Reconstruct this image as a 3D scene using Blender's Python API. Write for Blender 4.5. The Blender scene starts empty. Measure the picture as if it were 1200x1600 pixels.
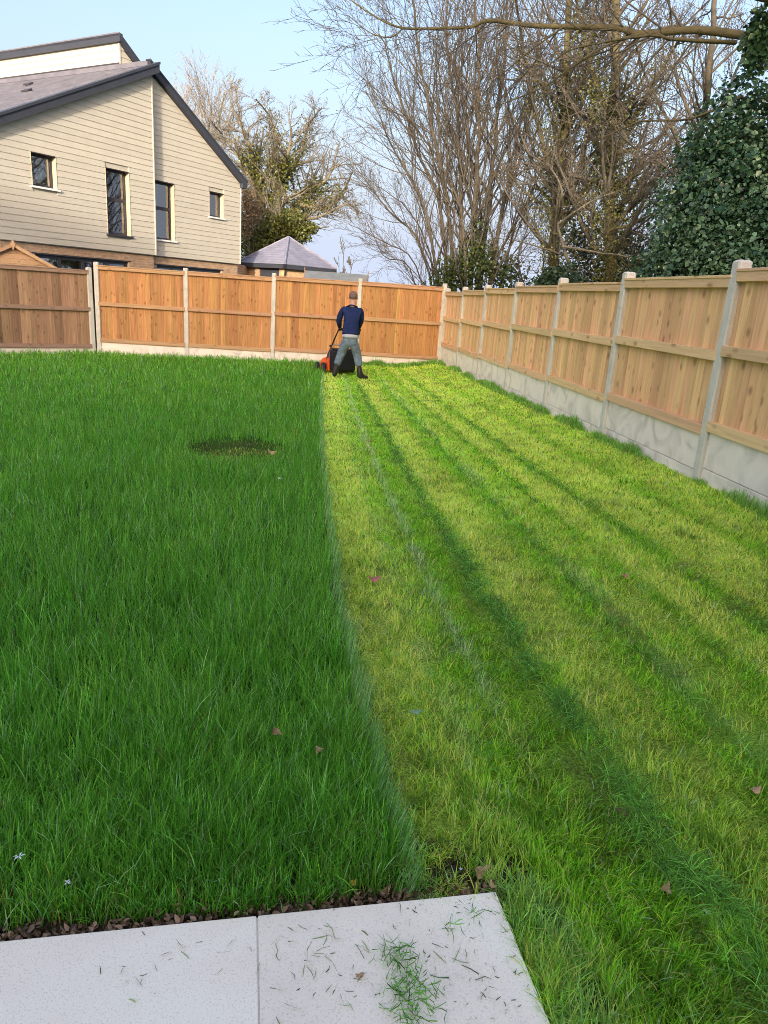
import bpy, bmesh, math, random
import numpy as np
from mathutils import Vector, Matrix

D = bpy.data
SC = bpy.context.scene
COL = SC.collection
RNG = np.random.default_rng(7)
random.seed(7)

# ------------------------------------------------------------------ camera
CAMZ = 1.45
PITCH, ROLL, FPX = 0.2962, 0.0694, 1113.7
cam_d = D.cameras.new('camera')
cam_d.sensor_fit = 'VERTICAL'
cam_d.sensor_height = 24.0
cam_d.lens = FPX / 1600.0 * 24.0
cam_d.clip_start = 0.05
cam_d.clip_end = 3000
cam = D.objects.new('camera', cam_d)
COL.objects.link(cam)
_F = Vector((0, math.cos(PITCH), -math.sin(PITCH)))
_U0 = Vector((0, math.sin(PITCH), math.cos(PITCH)))
_R0 = Vector((1, 0, 0))
_R = _R0 * math.cos(ROLL) + _U0 * math.sin(ROLL)
_U = -_R0 * math.sin(ROLL) + _U0 * math.cos(ROLL)
cam.matrix_world = Matrix(((_R.x, _U.x, -_F.x, 0), (_R.y, _U.y, -_F.y, 0), (_R.z, _U.z, -_F.z, CAMZ), (0, 0, 0, 1)))
SC.camera = cam

# ------------------------------------------------------------------ sky, sun, exposure
SUN_ELEV = math.radians(12.0)
SUN_AZ = math.radians(188.0)          # compass-like: 0 = +y, clockwise; the sun stands behind the viewpoint
world = D.worlds.new('World')
SC.world = world
world.use_nodes = True
wn, wl = world.node_tree.nodes, world.node_tree.links
bg = wn['Background']
sky = wn.new('ShaderNodeTexSky')
sky.sky_type = 'NISHITA'
sky.sun_disc = False
sky.sun_elevation = SUN_ELEV
sky.sun_rotation = SUN_AZ
sky.air_density = 1.0
sky.dust_density = 8.5
sky.ozone_density = 1.7
tcw = wn.new('ShaderNodeTexCoord')
mpw = wn.new('ShaderNodeMapping')
mpw.inputs['Scale'].default_value = (1.2, 1.2, 4.5)
nzw = wn.new('ShaderNodeTexNoise')
nzw.inputs['Scale'].default_value = 1.6
nzw.inputs['Detail'].default_value = 7
nzw.inputs['Roughness'].default_value = 0.55
rpw = wn.new('ShaderNodeValToRGB')
rpw.color_ramp.elements[0].position = 0.42
rpw.color_ramp.elements[0].color = (0, 0, 0, 1)
rpw.color_ramp.elements[1].position = 0.80
rpw.color_ramp.elements[1].color = (0.6, 0.6, 0.6, 1)
mxw = wn.new('ShaderNodeMixRGB')
mxw.inputs['Color2'].default_value = (1.45, 1.78, 2.25, 1)   # thin high cloud and low haze
wl.new(tcw.outputs['Generated'], mpw.inputs['Vector'])
wl.new(mpw.outputs['Vector'], nzw.inputs['Vector'])
wl.new(nzw.outputs['Fac'], rpw.inputs['Fac'])
sxw = wn.new('ShaderNodeSeparateXYZ')
wl.new(tcw.outputs['Generated'], sxw.inputs[0])
mrw = wn.new('ShaderNodeMapRange')                  # pale haze low in the sky, all the way round
mrw.interpolation_type = 'SMOOTHSTEP'
mrw.inputs['From Min'].default_value = 0.34
mrw.inputs['From Max'].default_value = 0.02
mrw.inputs['To Max'].default_value = 0.8
wl.new(sxw.outputs['Z'], mrw.inputs['Value'])
mmw = wn.new('ShaderNodeMath')
mmw.operation = 'MAXIMUM'
wl.new(rpw.outputs['Color'], mmw.inputs[0])
wl.new(mrw.outputs['Result'], mmw.inputs[1])
wl.new(mmw.outputs[0], mxw.inputs['Fac'])
wl.new(sky.outputs['Color'], mxw.inputs['Color1'])
tnw = wn.new('ShaderNodeMixRGB')                    # white balance of the whole sky
tnw.blend_type = 'MULTIPLY'
tnw.inputs['Fac'].default_value = 1.0
tnw.inputs['Color2'].default_value = (1.03, 0.958, 0.955, 1)
wl.new(mxw.outputs['Color'], tnw.inputs['Color1'])
wl.new(tnw.outputs['Color'], bg.inputs['Color'])
bg.inputs['Strength'].default_value = 0.15

sun_d = D.lights.new('sun', 'SUN')
sun_d.energy = 2.0
sun_d.angle = math.radians(2.0)
sun_d.color = (0.74, 0.65, 0.52)
sun = D.objects.new('sun', sun_d)
COL.objects.link(sun)
sdir = Vector((math.sin(SUN_AZ) * math.cos(SUN_ELEV), math.cos(SUN_AZ) * math.cos(SUN_ELEV), math.sin(SUN_ELEV)))
sun.rotation_euler = sdir.to_track_quat('Z', 'Y').to_euler()

SC.view_settings.view_transform = 'Standard'
SC.view_settings.look = 'None'
SC.view_settings.exposure = 1.93
SC.view_settings.gamma = 1.0
SC.view_settings.use_curve_mapping = False
SC.render.engine = 'CYCLES'
world.cycles.sampling_method = 'MANUAL'
world.cycles.sample_map_resolution = 1024
SC.cycles.max_bounces = 6
SC.cycles.diffuse_bounces = 3
SC.cycles.transparent_max_bounces = 8
SC.cycles.sample_clamp_indirect = 3.0
SC.cycles.use_denoising = True
SC.cycles.denoiser = 'OPENIMAGEDENOISE'
SC.cycles.denoising_prefilter = 'NONE'
SC.cycles.pixel_filter_type = 'BLACKMAN_HARRIS'
SC.cycles.filter_width = 0.9

# ------------------------------------------------------------------ small tools
def tag(o, label=None, cat=None, group=None, kind=None):
    if label: o['label'] = label
    if cat: o['category'] = cat
    if group: o['group'] = group
    if kind: o['kind'] = kind
    return o

def empty(name, loc=(0, 0, 0), rz=0.0, parent=None):
    o = D.objects.new(name, None)
    o.empty_display_size = 0.1
    COL.objects.link(o)
    o.location = loc
    o.rotation_euler = (0, 0, rz)
    if parent: o.parent = parent
    return o

def link(name, me, m=None, parent=None, loc=(0, 0, 0), rot=(0, 0, 0)):
    o = D.objects.new(name, me)
    COL.objects.link(o)
    o.location = loc
    o.rotation_euler = rot
    if m is not None and not me.materials: me.materials.append(m)
    if parent: o.parent = parent
    return o

class MB:
    def __init__(s): s.v = []; s.f = []
    def add(s, vs, fs):
        b = len(s.v); s.v += [tuple(map(float, p)) for p in vs]; s.f += [tuple(b + i for i in f) for f in fs]; return s
    def box(s, x0, x1, y0, y1, z0, z1):
        return s.add([(x0,y0,z0),(x1,y0,z0),(x1,y1,z0),(x0,y1,z0),(x0,y0,z1),(x1,y0,z1),(x1,y1,z1),(x0,y1,z1)],
                     [(0,3,2,1),(4,5,6,7),(0,1,5,4),(1,2,6,5),(2,3,7,6),(3,0,4,7)])
    def prism(s, poly, off):
        """poly: list of 3D points (front face), off: extrusion vector"""
        n = len(poly); q = [tuple(np.add(p, off)) for p in poly]
        return s.add(list(poly) + q, [tuple(range(n)), tuple(range(2*n-1, n-1, -1))] + [(i, n+i, n+(i+1) % n, (i+1) % n) for i in range(n)])
    def tube(s, pts, radii, k=8, cap=True):
        V, Fc = tube_arrays(np.array([pts], float), np.array([radii], float), k)
        b = len(s.v); s.add(V, Fc)
        if cap:
            m = len(pts)
            s.f.append(tuple(b + i for i in range(k-1, -1, -1)))
            s.f.append(tuple(b + (m-1)*k + i for i in range(k)))
        return s
    def lathe(s, prof, k=16, c=(0,0,0), axis='z'):
        """prof: list of (r, h)"""
        pts = []
        for r, h in prof:
            for i in range(k):
                a = 2*math.pi*i/k
                p = (r*math.cos(a), r*math.sin(a), h)
                if axis == 'x': p = (h, r*math.cos(a), r*math.sin(a))
                pts.append((p[0]+c[0], p[1]+c[1], p[2]+c[2]))
        fs = []
        for j in range(len(prof)-1):
            for i in range(k):
                fs.append((j*k+i, j*k+(i+1) % k, (j+1)*k+(i+1) % k, (j+1)*k+i))
        fs.append(tuple(range(k-1, -1, -1))); fs.append(tuple((len(prof)-1)*k+i for i in range(k)))
        return s.add(pts, fs)
    def mesh(s, name, smooth=False):
        me = D.meshes.new(name); me.from_pydata(s.v, [], s.f); me.update()
        bm = bmesh.new(); bm.from_mesh(me); bmesh.ops.recalc_face_normals(bm, faces=bm.faces); bm.to_mesh(me); bm.free()
        if smooth: me.polygons.foreach_set('use_smooth', [True]*len(me.polygons))
        return me
    def build(s, name, m, parent=None, smooth=False, bevel=0.0, loc=(0,0,0), rot=(0,0,0)):
        o = link(name, s.mesh(name, smooth), m, parent, loc, rot)
        if bevel:
            md = o.modifiers.new('bevel', 'BEVEL'); md.width = bevel; md.segments = 2; md.limit_method = 'ANGLE'
        return o

def tube_arrays(P, Rr, k):
    """P (N,m,3) polylines, Rr (N,m) radii -> verts, quad faces"""
    N, m, _ = P.shape
    T = np.empty_like(P)
    T[:, 1:-1] = P[:, 2:] - P[:, :-2] if m > 2 else T[:, 1:-1]
    T[:, 0] = P[:, 1] - P[:, 0]; T[:, -1] = P[:, -1] - P[:, -2]
    T /= np.linalg.norm(T, axis=2, keepdims=True) + 1e-12
    d0 = P[:, -1] - P[:, 0]
    ref = np.where((np.abs(d0[:, 2]) > 0.75*np.linalg.norm(d0, axis=1))[:, None], np.array([[1., 0, 0]]), np.array([[0, 0, 1.]]))[:, None, :]
    A = np.cross(T, np.broadcast_to(ref, T.shape)); A /= np.linalg.norm(A, axis=2, keepdims=True) + 1e-12
    B = np.cross(T, A)
    ang = np.arange(k)*2*np.pi/k
    V = P[:, :, None, :] + Rr[:, :, None, None]*(A[:, :, None, :]*np.cos(ang)[None, None, :, None] + B[:, :, None, :]*np.sin(ang)[None, None, :, None])
    V = V.reshape(-1, 3)
    base = (np.arange(N)*m*k)[:, None, None]
    j = (np.arange(m-1)*k)[None, :, None]
    i = np.arange(k)[None, None, :]; i2 = (i+1) % k
    Fq = np.stack([base+j+i, base+j+i2, base+j+k+i2, base+j+k+i], -1).reshape(-1, 4)
    return V, Fq

def np_mesh(name, V, F, colors=None, smooth=True):
    """fast mesh from numpy; F (M,3) or (M,4); colors per vertex (n,3)"""
    me = D.meshes.new(name)
    V = np.ascontiguousarray(V, np.float32); F = np.ascontiguousarray(F, np.int32)
    M, c = F.shape
    me.vertices.add(len(V)); me.vertices.foreach_set('co', V.ravel())
    me.loops.add(M*c); me.loops.foreach_set('vertex_index', F.ravel())
    me.polygons.add(M)
    me.polygons.foreach_set('loop_start', np.arange(0, M*c, c, dtype=np.int32))
    if smooth: me.polygons.foreach_set('use_smooth', np.ones(M, dtype=bool))
    me.update(calc_edges=True)
    if colors is not None:
        a = me.attributes.new('tint', 'FLOAT_COLOR', 'POINT')
        c4 = np.ones((len(V), 4), np.float32); c4[:, :3] = colors
        a.data.foreach_set('color', c4.ravel())
    return me

def vnoise(x, y, seed=0):
    x = np.asarray(x, float); y = np.asarray(y, float)
    xi = np.floor(x).astype(np.int64); yi = np.floor(y).astype(np.int64)
    fx = x-xi; fy = y-yi; fx = fx*fx*(3-2*fx); fy = fy*fy*(3-2*fy)
    def h(a, b):
        n = (a*374761393 + b*668265263 + seed*974634777) & 0x7fffffff
        n = ((n ^ (n >> 13))*1274126177) & 0x7fffffff
        return ((n ^ (n >> 16)) & 0xffff)/65535.0
    return (h(xi, yi)*(1-fx)+h(xi+1, yi)*fx)*(1-fy)+(h(xi, yi+1)*(1-fx)+h(xi+1, yi+1)*fx)*fy
def fnoise(x, y, seed=0, o=3):
    t = 0; a = 0.5; s = 1.0
    for i in range(o):
        t = t + a*vnoise(np.asarray(x)*s, np.asarray(y)*s, seed+i*17); a *= .5; s *= 2.1
    return t/(1-.5**o)
def sstep(a, b, x):
    t = np.clip((np.asarray(x, float)-a)/(b-a), 0, 1); return t*t*(3-2*t)

# ------------------------------------------------------------------ materials
def new_mat(name):
    m = D.materials.new(name); m.use_nodes = True
    return m, m.node_tree.nodes, m.node_tree.links, m.node_tree.nodes['Principled BSDF']
def N(nodes, t, **kw):
    n = nodes.new(t)
    for a, b in kw.items(): setattr(n, a, b)
    return n
def ramp(nodes, stops):
    r = nodes.new('ShaderNodeValToRGB'); e = r.color_ramp.elements
    while len(e) < len(stops): e.new(0.5)
    for i, (p, c) in enumerate(stops): e[i].position = p; e[i].color = (*c, 1) if len(c) == 3 else c
    return r

def simple(name, col, rough=0.6, var=0.12, scale=6.0, bump=0.0, bscale=40.0, bdist=0.01, metal=0.0, spec=0.3, objvar=0.0, detail=4):
    m, n, l, p = new_mat(name)
    tc = N(n, 'ShaderNodeTexCoord')
    nz = N(n, 'ShaderNodeTexNoise'); nz.inputs['Scale'].default_value = scale; nz.inputs['Detail'].default_value = detail
    l.new(tc.outputs['Object'], nz.inputs['Vector'])
    c = np.array(col)
    r = ramp(n, [(0.25, tuple(c*(1-var))), (0.75, tuple(np.minimum(c*(1+var), 1)))])
    l.new(nz.outputs['Fac'], r.inputs['Fac'])
    out = r.outputs['Color']
    if objvar:
        oi = N(n, 'ShaderNodeObjectInfo'); mr = N(n, 'ShaderNodeMapRange')
        mr.inputs['To Min'].default_value = 1-objvar; mr.inputs['To Max'].default_value = 1+objvar
        l.new(oi.outputs['Random'], mr.inputs['Value'])
        hs = N(n, 'ShaderNodeHueSaturation'); l.new(mr.outputs['Result'], hs.inputs['Value']); l.new(out, hs.inputs['Color']); out = hs.outputs['Color']
    l.new(out, p.inputs['Base Color'])
    p.inputs['Roughness'].default_value = rough; p.inputs['Metallic'].default_value = metal
    p.inputs['Specular IOR Level'].default_value = spec
    if bump:
        nb = N(n, 'ShaderNodeTexNoise'); nb.inputs['Scale'].default_value = bscale; nb.inputs['Detail'].default_value = 5
        l.new(tc.outputs['Object'], nb.inputs['Vector'])
        b = N(n, 'ShaderNodeBump'); b.inputs['Strength'].default_value = bump; b.inputs['Distance'].default_value = bdist
        l.new(nb.outputs['Fac'], b.inputs['Height']); l.new(b.outputs['Normal'], p.inputs['Normal'])
    return m

def wood(name, ca, cb, knot, axis='z', objvar=0.16, stain=(0.0, 0.0, 0.0), stainamt=0.0):
    """sawn softwood: long grain, knots, each piece a little different"""
    m, n, l, p = new_mat(name)
    tc = N(n, 'ShaderNodeTexCoord'); oi = N(n, 'ShaderNodeObjectInfo')
    cx = N(n, 'ShaderNodeCombineXYZ')
    mu = N(n, 'ShaderNodeMath', operation='MULTIPLY'); mu.inputs[1].default_value = 37.0; l.new(oi.outputs['Random'], mu.inputs[0])
    for i in range(3): l.new(mu.outputs[0], cx.inputs[i])
    ad = N(n, 'ShaderNodeVectorMath', operation='ADD'); l.new(tc.outputs['Object'], ad.inputs[0]); l.new(cx.outputs[0], ad.inputs[1])
    mp = N(n, 'ShaderNodeMapping')
    sc = {'z': (34, 34, 1.6), 'x': (1.6, 34, 34)}[axis]; mp.inputs['Scale'].default_value = sc
    l.new(ad.outputs[0], mp.inputs['Vector'])
    nz = N(n, 'ShaderNodeTexNoise'); nz.inputs['Scale'].default_value = 1.0; nz.inputs['Detail'].default_value = 6; nz.inputs['Distortion'].default_value = 0.8
    l.new(mp.outputs['Vector'], nz.inputs['Vector'])
    r = ramp(n, [(0.28, ca), (0.72, cb)]); l.new(nz.outputs['Fac'], r.inputs['Fac'])
    mk = N(n, 'ShaderNodeMapping'); mk.inputs['Scale'].default_value = {'z': (9, 9, 5.0), 'x': (4.0, 9, 9)}[axis]; l.new(ad.outputs[0], mk.inputs['Vector'])
    vo = N(n, 'ShaderNodeTexVoronoi'); vo.inputs['Scale'].default_value = 1.0; l.new(mk.outputs['Vector'], vo.inputs['Vector'])
    kr = ramp(n, [(0.07, (.62, .62, .62)), (0.26, (0, 0, 0))]); l.new(vo.outputs['Distance'], kr.inputs['Fac'])
    mx = N(n, 'ShaderNodeMixRGB'); mx.inputs['Color2'].default_value = (*knot, 1)
    l.new(kr.outputs['Color'], mx.inputs['Fac']); l.new(r.outputs['Color'], mx.inputs['Color1'])
    hs = N(n, 'ShaderNodeHueSaturation')
    mr = N(n, 'ShaderNodeMapRange'); mr.inputs['To Min'].default_value = 1-objvar; mr.inputs['To Max'].default_value = 1+objvar; l.new(oi.outputs['Random'], mr.inputs['Value'])
    l.new(mr.outputs['Result'], hs.inputs['Value'])
    m2 = N(n, 'ShaderNodeMath', operation='MULTIPLY'); m2.inputs[1].default_value = 7.31; l.new(oi.outputs['Random'], m2.inputs[0])
    m3 = N(n, 'ShaderNodeMath', operation='FRACT'); l.new(m2.outputs[0], m3.inputs[0])
    mh = N(n, 'ShaderNodeMapRange'); mh.inputs['To Min'].default_value = 0.490; mh.inputs['To Max'].default_value = 0.510; l.new(m3.outputs[0], mh.inputs['Value'])
    l.new(mh.outputs['Result'], hs.inputs['Hue'])
    l.new(mx.outputs['Color'], hs.inputs['Color'])
    l.new(hs.outputs['Color'], p.inputs['Base Color'])
    p.inputs['Roughness'].default_value = 0.75; p.inputs['Specular IOR Level'].default_value = 0.2
    b = N(n, 'ShaderNodeBump'); b.inputs['Strength'].default_value = 0.35; b.inputs['Distance'].default_value = 0.004
    l.new(nz.outputs['Fac'], b.inputs['Height']); l.new(b.outputs['Normal'], p.inputs['Normal'])
    return m

def concrete(name, col, stain=0.25, speck=0.25, scale=3.0):
    m, n, l, p = new_mat(name)
    tc = N(n, 'ShaderNodeTexCoord'); oi = N(n, 'ShaderNodeObjectInfo')
    cx = N(n, 'ShaderNodeCombineXYZ'); mu = N(n, 'ShaderNodeMath', operation='MULTIPLY'); mu.inputs[1].default_value = 23.0
    l.new(oi.outputs['Random'], mu.inputs[0])
    for i in range(3): l.new(mu.outputs[0], cx.inputs[i])
    ad = N(n, 'ShaderNodeVectorMath', operation='ADD'); l.new(tc.outputs['Object'], ad.inputs[0]); l.new(cx.outputs[0], ad.inputs[1])
    n1 = N(n, 'ShaderNodeTexNoise'); n1.inputs['Scale'].default_value = scale; n1.inputs['Detail'].default_value = 6; n1.inputs['Distortion'].default_value = 1.2
    l.new(ad.outputs[0], n1.inputs['Vector'])
    c = np.array(col)
    r1 = ramp(n, [(0.3, tuple(c*(1-stain))), (0.5, tuple(c)), (0.72, tuple(np.minimum(c*1.08, 1)))]); l.new(n1.outputs['Fac'], r1.inputs['Fac'])
    n2 = N(n, 'ShaderNodeTexNoise'); n2.inputs['Scale'].default_value = 250; n2.inputs['Detail'].default_value = 2; l.new(ad.outputs[0], n2.inputs['Vector'])
    r2 = ramp(n, [(0.32, (1-speck,)*3), (0.45, (1, 1, 1))]); l.new(n2.outputs['Fac'], r2.inputs['Fac'])
    mx = N(n, 'ShaderNodeMixRGB', blend_type='MULTIPLY'); mx.inputs['Fac'].default_value = 1
    l.new(r1.outputs['Color'], mx.inputs['Color1']); l.new(r2.outputs['Color'], mx.inputs['Color2'])
    l.new(mx.outputs['Color'], p.inputs['Base Color'])
    p.inputs['Roughness'].default_value = 0.85; p.inputs['Specular IOR Level'].default_value = 0.2
    b = N(n, 'ShaderNodeBump'); b.inputs['Strength'].default_value = 0.25; b.inputs['Distance'].default_value = 0.003
    l.new(n2.outputs['Fac'], b.inputs['Height']); l.new(b.outputs['Normal'], p.inputs['Normal'])
    return m

def leafmat(name, rough=0.45, trans=0.3, spec=0.35, tint=True, col=(0.1, 0.2, 0.05)):
    m, n, l, p = new_mat(name)
    if tint:
        a = N(n, 'ShaderNodeAttribute'); a.attribute_name = 'tint'; c = a.outputs['Color']
        l.new(c, p.inputs['Base Color'])
    else:
        p.inputs['Base Color'].default_value = (*col, 1)
    p.inputs['Roughness'].default_value = rough; p.inputs['Specular IOR Level'].default_value = spec
    t = N(n, 'ShaderNodeBsdfTranslucent')
    if tint: l.new(c, t.inputs['Color'])
    else: t.inputs['Color'].default_value = (*col, 1)
    mx = N(n, 'ShaderNodeMixShader'); mx.inputs['Fac'].default_value = trans
    l.new(p.outputs[0], mx.inputs[1]); l.new(t.outputs[0], mx.inputs[2])
    l.new(mx.outputs[0], n['Material Output'].inputs['Surface'])
    return m

def glassmat(name):
    m, n, l, p = new_mat(name)
    fr = N(n, 'ShaderNodeFresnel'); fr.inputs['IOR'].default_value = 1.6
    tr = N(n, 'ShaderNodeBsdfTransparent'); tr.inputs['Color'].default_value = (.92, .96, .93, 1)
    gl = N(n, 'ShaderNodeBsdfGlossy'); gl.inputs['Roughness'].default_value = 0.02
    ad = N(n, 'ShaderNodeMath', operation='MULTIPLY_ADD'); ad.inputs[1].default_value = 1.2; ad.inputs[2].default_value = 0.20; l.new(fr.outputs[0], ad.inputs[0])
    mx = N(n, 'ShaderNodeMixShader'); l.new(ad.outputs[0], mx.inputs['Fac']); l.new(tr.outputs[0], mx.inputs[1]); l.new(gl.outputs[0], mx.inputs[2])
    l.new(mx.outputs[0], n['Material Output'].inputs['Surface'])
    return m

def brickmat(name, c1, c2, mortar):
    m, n, l, p = new_mat(name)
    tc = N(n, 'ShaderNodeTexCoord'); sp = N(n, 'ShaderNodeSeparateXYZ'); l.new(tc.outputs['Object'], sp.inputs[0])
    cb = N(n, 'ShaderNodeCombineXYZ'); ad = N(n, 'ShaderNodeMath', operation='ADD'); l.new(sp.outputs[0], ad.inputs[0]); l.new(sp.outputs[1], ad.inputs[1])
    l.new(ad.outputs[0], cb.inputs[0]); l.new(sp.outputs[2], cb.inputs[1])
    bt = N(n, 'ShaderNodeTexBrick'); bt.inputs['Scale'].default_value = 1.0
    bt.inputs['Brick Width'].default_value = 0.225; bt.inputs['Row Height'].default_value = 0.075; bt.inputs['Mortar Size'].default_value = 0.006
    bt.inputs['Color1'].default_value = (*c1, 1); bt.inputs['Color2'].default_value = (*c2, 1); bt.inputs['Mortar'].default_value = (*mortar, 1)
    l.new(cb.outputs[0], bt.inputs['Vector'])
    nz = N(n, 'ShaderNodeTexNoise'); nz.inputs['Scale'].default_value = 9; l.new(tc.outputs['Object'], nz.inputs['Vector'])
    hs = N(n, 'ShaderNodeHueSaturation'); mr = N(n, 'ShaderNodeMapRange'); mr.inputs['To Min'].default_value = .7; mr.inputs['To Max'].default_value = 1.3
    l.new(nz.outputs['Fac'], mr.inputs['Value']); l.new(mr.outputs['Result'], hs.inputs['Value']); l.new(bt.outputs['Color'], hs.inputs['Color'])
    l.new(hs.outputs['Color'], p.inputs['Base Color']); p.inputs['Roughness'].default_value = .85
    b = N(n, 'ShaderNodeBump'); b.inputs['Strength'].default_value = .6; b.inputs['Distance'].default_value = .006; b.invert = True
    l.new(bt.outputs['Fac'], b.inputs['Height']); l.new(b.outputs['Normal'], p.inputs['Normal'])
    return m

M = {}
M['soil'] = simple('soil', (0.075, 0.055, 0.035), .95, .45, 25, .8, 60)
M['field'] = simple('field', (0.07, 0.09, 0.03), .95, .4, .4)
M['slab'] = concrete('slab', (0.98, 0.875, 0.735), .10, .20, 1.6)
M['post'] = concrete('post', (0.66, 0.63, 0.57), .16, .3, 4)
M['gravel'] = concrete('gravel', (0.90, 0.80, 0.735), .26, .14, 3.2)
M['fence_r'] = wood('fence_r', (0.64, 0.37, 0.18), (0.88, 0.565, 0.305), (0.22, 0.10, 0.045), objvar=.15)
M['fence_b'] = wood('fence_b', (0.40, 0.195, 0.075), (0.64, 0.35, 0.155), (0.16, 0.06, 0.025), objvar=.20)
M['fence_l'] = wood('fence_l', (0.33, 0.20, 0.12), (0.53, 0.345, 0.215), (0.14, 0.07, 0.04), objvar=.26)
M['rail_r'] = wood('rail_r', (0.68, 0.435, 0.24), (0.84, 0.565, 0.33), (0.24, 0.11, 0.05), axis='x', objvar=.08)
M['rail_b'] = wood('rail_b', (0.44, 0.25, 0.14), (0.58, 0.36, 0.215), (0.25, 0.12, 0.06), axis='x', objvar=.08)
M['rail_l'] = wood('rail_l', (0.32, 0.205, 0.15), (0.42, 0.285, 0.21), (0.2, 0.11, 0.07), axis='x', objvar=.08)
M['clad'] = simple('clad', (0.52, 0.49, 0.42), .7, .04, 3, .15, 60, objvar=.035)
M['trim'] = simple('trim', (0.58, 0.54, 0.46), .6, .03, 3)
M['anthracite'] = simple('anthracite', (0.045, 0.05, 0.068), .45, .1, 3)
M['tile'] = simple('tile', (0.15, 0.15, 0.185), .6, .25, 2.5, objvar=.06, detail=8)
M['tile2'] = simple('tile2', (0.22, 0.225, 0.30), .6, .22, 2.5, detail=8)
M['frame'] = simple('frame', (0.05, 0.045, 0.055), .4, .1, 4)
M['whiteply'] = simple('whiteply', (0.78, 0.78, 0.78), .5, .04, 3)
M['reveal'] = simple('reveal', (0.58, 0.48, 0.34), .6, .03, 3)
M['room'] = simple('room', (0.62, 0.74, 0.58), .9, .15, 1)
M['glass'] = glassmat('glass')
M['brick'] = brickmat('brick', (0.42, 0.25, 0.15), (0.52, 0.33, 0.20), (0.5, 0.44, 0.36))
M['brick2'] = brickmat('brick2', (0.60, 0.36, 0.17), (0.66, 0.42, 0.22), (0.6, 0.5, 0.38))
M['felt'] = simple('felt', (0.26, 0.29, 0.29), .9, .15, 5, .3, 120)
M['shedwood'] = wood('shedwood', (0.40, 0.25, 0.15), (0.52, 0.34, 0.22), (0.2, 0.1, 0.06), axis='x')
M['bark'] = simple('bark', (0.085, 0.072, 0.055), .9, .4, 7, .6, 30)
M['bark_green'] = simple('bark_green', (0.10, 0.086, 0.045), .9, .45, 5, .6, 30)
M['bark_pale'] = simple('bark_pale', (0.19, 0.165, 0.12), .9, .35, 3, .5, 20)
M['twig'] = simple('twig', (0.098, 0.085, 0.070), .85, .35, 1.5)
M['twig_pale'] = simple('twig_pale', (0.17, 0.15, 0.115), .85, .3, 1)
M['twig_grey'] = simple('twig_grey', (0.30, 0.27, 0.24), .85, .2, 1)
M['leaf'] = leafmat('leaf', .35, .22, .45)
M['gloss'] = leafmat('gloss', .28, .15, .6)
M['grass'] = leafmat('grass', .5, .42, .18)
M['jumper'] = simple('jumper', (0.018, 0.03, 0.10), .9, .3, 9, .8, 9, spec=.1, bdist=.06)
M['shirt'] = simple('shirt', (0.42, 0.44, 0.5), .9, .1, 10)
M['trousers'] = simple('trousers', (0.15, 0.20, 0.27), .9, .35, 7, .9, 10, spec=.1, bdist=.07)
M['boot'] = simple('boot', (0.022, 0.022, 0.027), .45, .2, 10)
M['skin'] = simple('skin', (0.52, 0.29, 0.21), .6, .08, 20)
M['hair'] = simple('hair', (0.17, 0.115, 0.10), .9, .35, 60)
M['glove'] = simple('glove', (0.02, 0.02, 0.025), .7, .2, 20)
M['orange'] = simple('orange', (0.80, 0.11, 0.02), .4, .06, 6)
M['blackplastic'] = simple('blackplastic', (0.018, 0.018, 0.022), .55, .2, 10)
M['boxfabric'] = simple('boxfabric', (0.014, 0.014, 0.02), .8, .2, 10, .3, 60)
M['greyplastic'] = simple('greyplastic', (0.13, 0.13, 0.14), .5, .15, 8)
M['steel'] = simple('steel', (0.5, 0.47, 0.42), .35, .1, 8, metal=.8)
M['deadleaf'] = simple('deadleaf', (0.30, 0.165, 0.095), .8, .4, 30, objvar=.25)
M['paledeadleaf'] = simple('paledeadleaf', (0.46, 0.30, 0.165), .8, .3, 30, objvar=.2)
M['pinkleaf'] = simple('pinkleaf', (0.42, 0.17, 0.13), .8, .3, 30)
M['greenleaf'] = simple('greenleaf', (0.18, 0.34, 0.20), .5, .2, 30)
M['yellowleaf'] = simple('yellowleaf', (0.62, 0.42, 0.06), .6, .2, 30)
M['petal'] = simple('petal', (0.8, 0.82, 0.84), .6, .04, 30)

# ------------------------------------------------------------------ the ground
FENCE_R = [(1.16, 17.97), (1.41, 15.96), (1.65, 13.95), (1.90, 11.94), (2.15, 9.93), (2.40, 7.92), (2.65, 5.90), (2.89, 3.89), (3.14, 1.88)]
FENCE_B = [(1.08, 17.97), (-0.94, 17.77), (-2.96, 17.56), (-4.97, 17.36), (-6.99, 17.16)]
FENCE_L = [(-7.13, 17.10), (-8.66, 15.75), (-10.2, 14.45)]
def fence_x(y): return np.interp(y, [p[1] for p in FENCE_R][::-1], [p[0] for p in FENCE_R][::-1])
def ground_z(x, y):
    x = np.asarray(x, float); y = np.asarray(y, float)
    g = 0.05 + np.where(x < 0, 0.020, 0.012)*x - 0.0155*y
    g = g + 0.125*sstep(1.3, 0.0, fence_x(y)-x)
    g = g - .06*(1-sstep(.75, 1.02, np.hypot((x+1.46)/.47, (y-6.75)/.54)))
    w = sstep(1.2, 4.5, y)
    g = -0.03*(1-w) + w*g
    g = g + 0.03*(fnoise(x*.7, y*.7, 3)-.5)
    return g
EDGE_Y = [0.0, 1.66, 1.93, 2.27, 2.74, 3.40, 4.83, 6.95, 12.9, 16.2, 18.5]
EDGE_X = [0.45, 0.13, 0.06, -0.01, -0.10, -0.20, -0.39, -0.65, -1.27, -1.55, -1.73]
def edge_x(y): return np.interp(y, EDGE_Y, EDGE_X)
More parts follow.
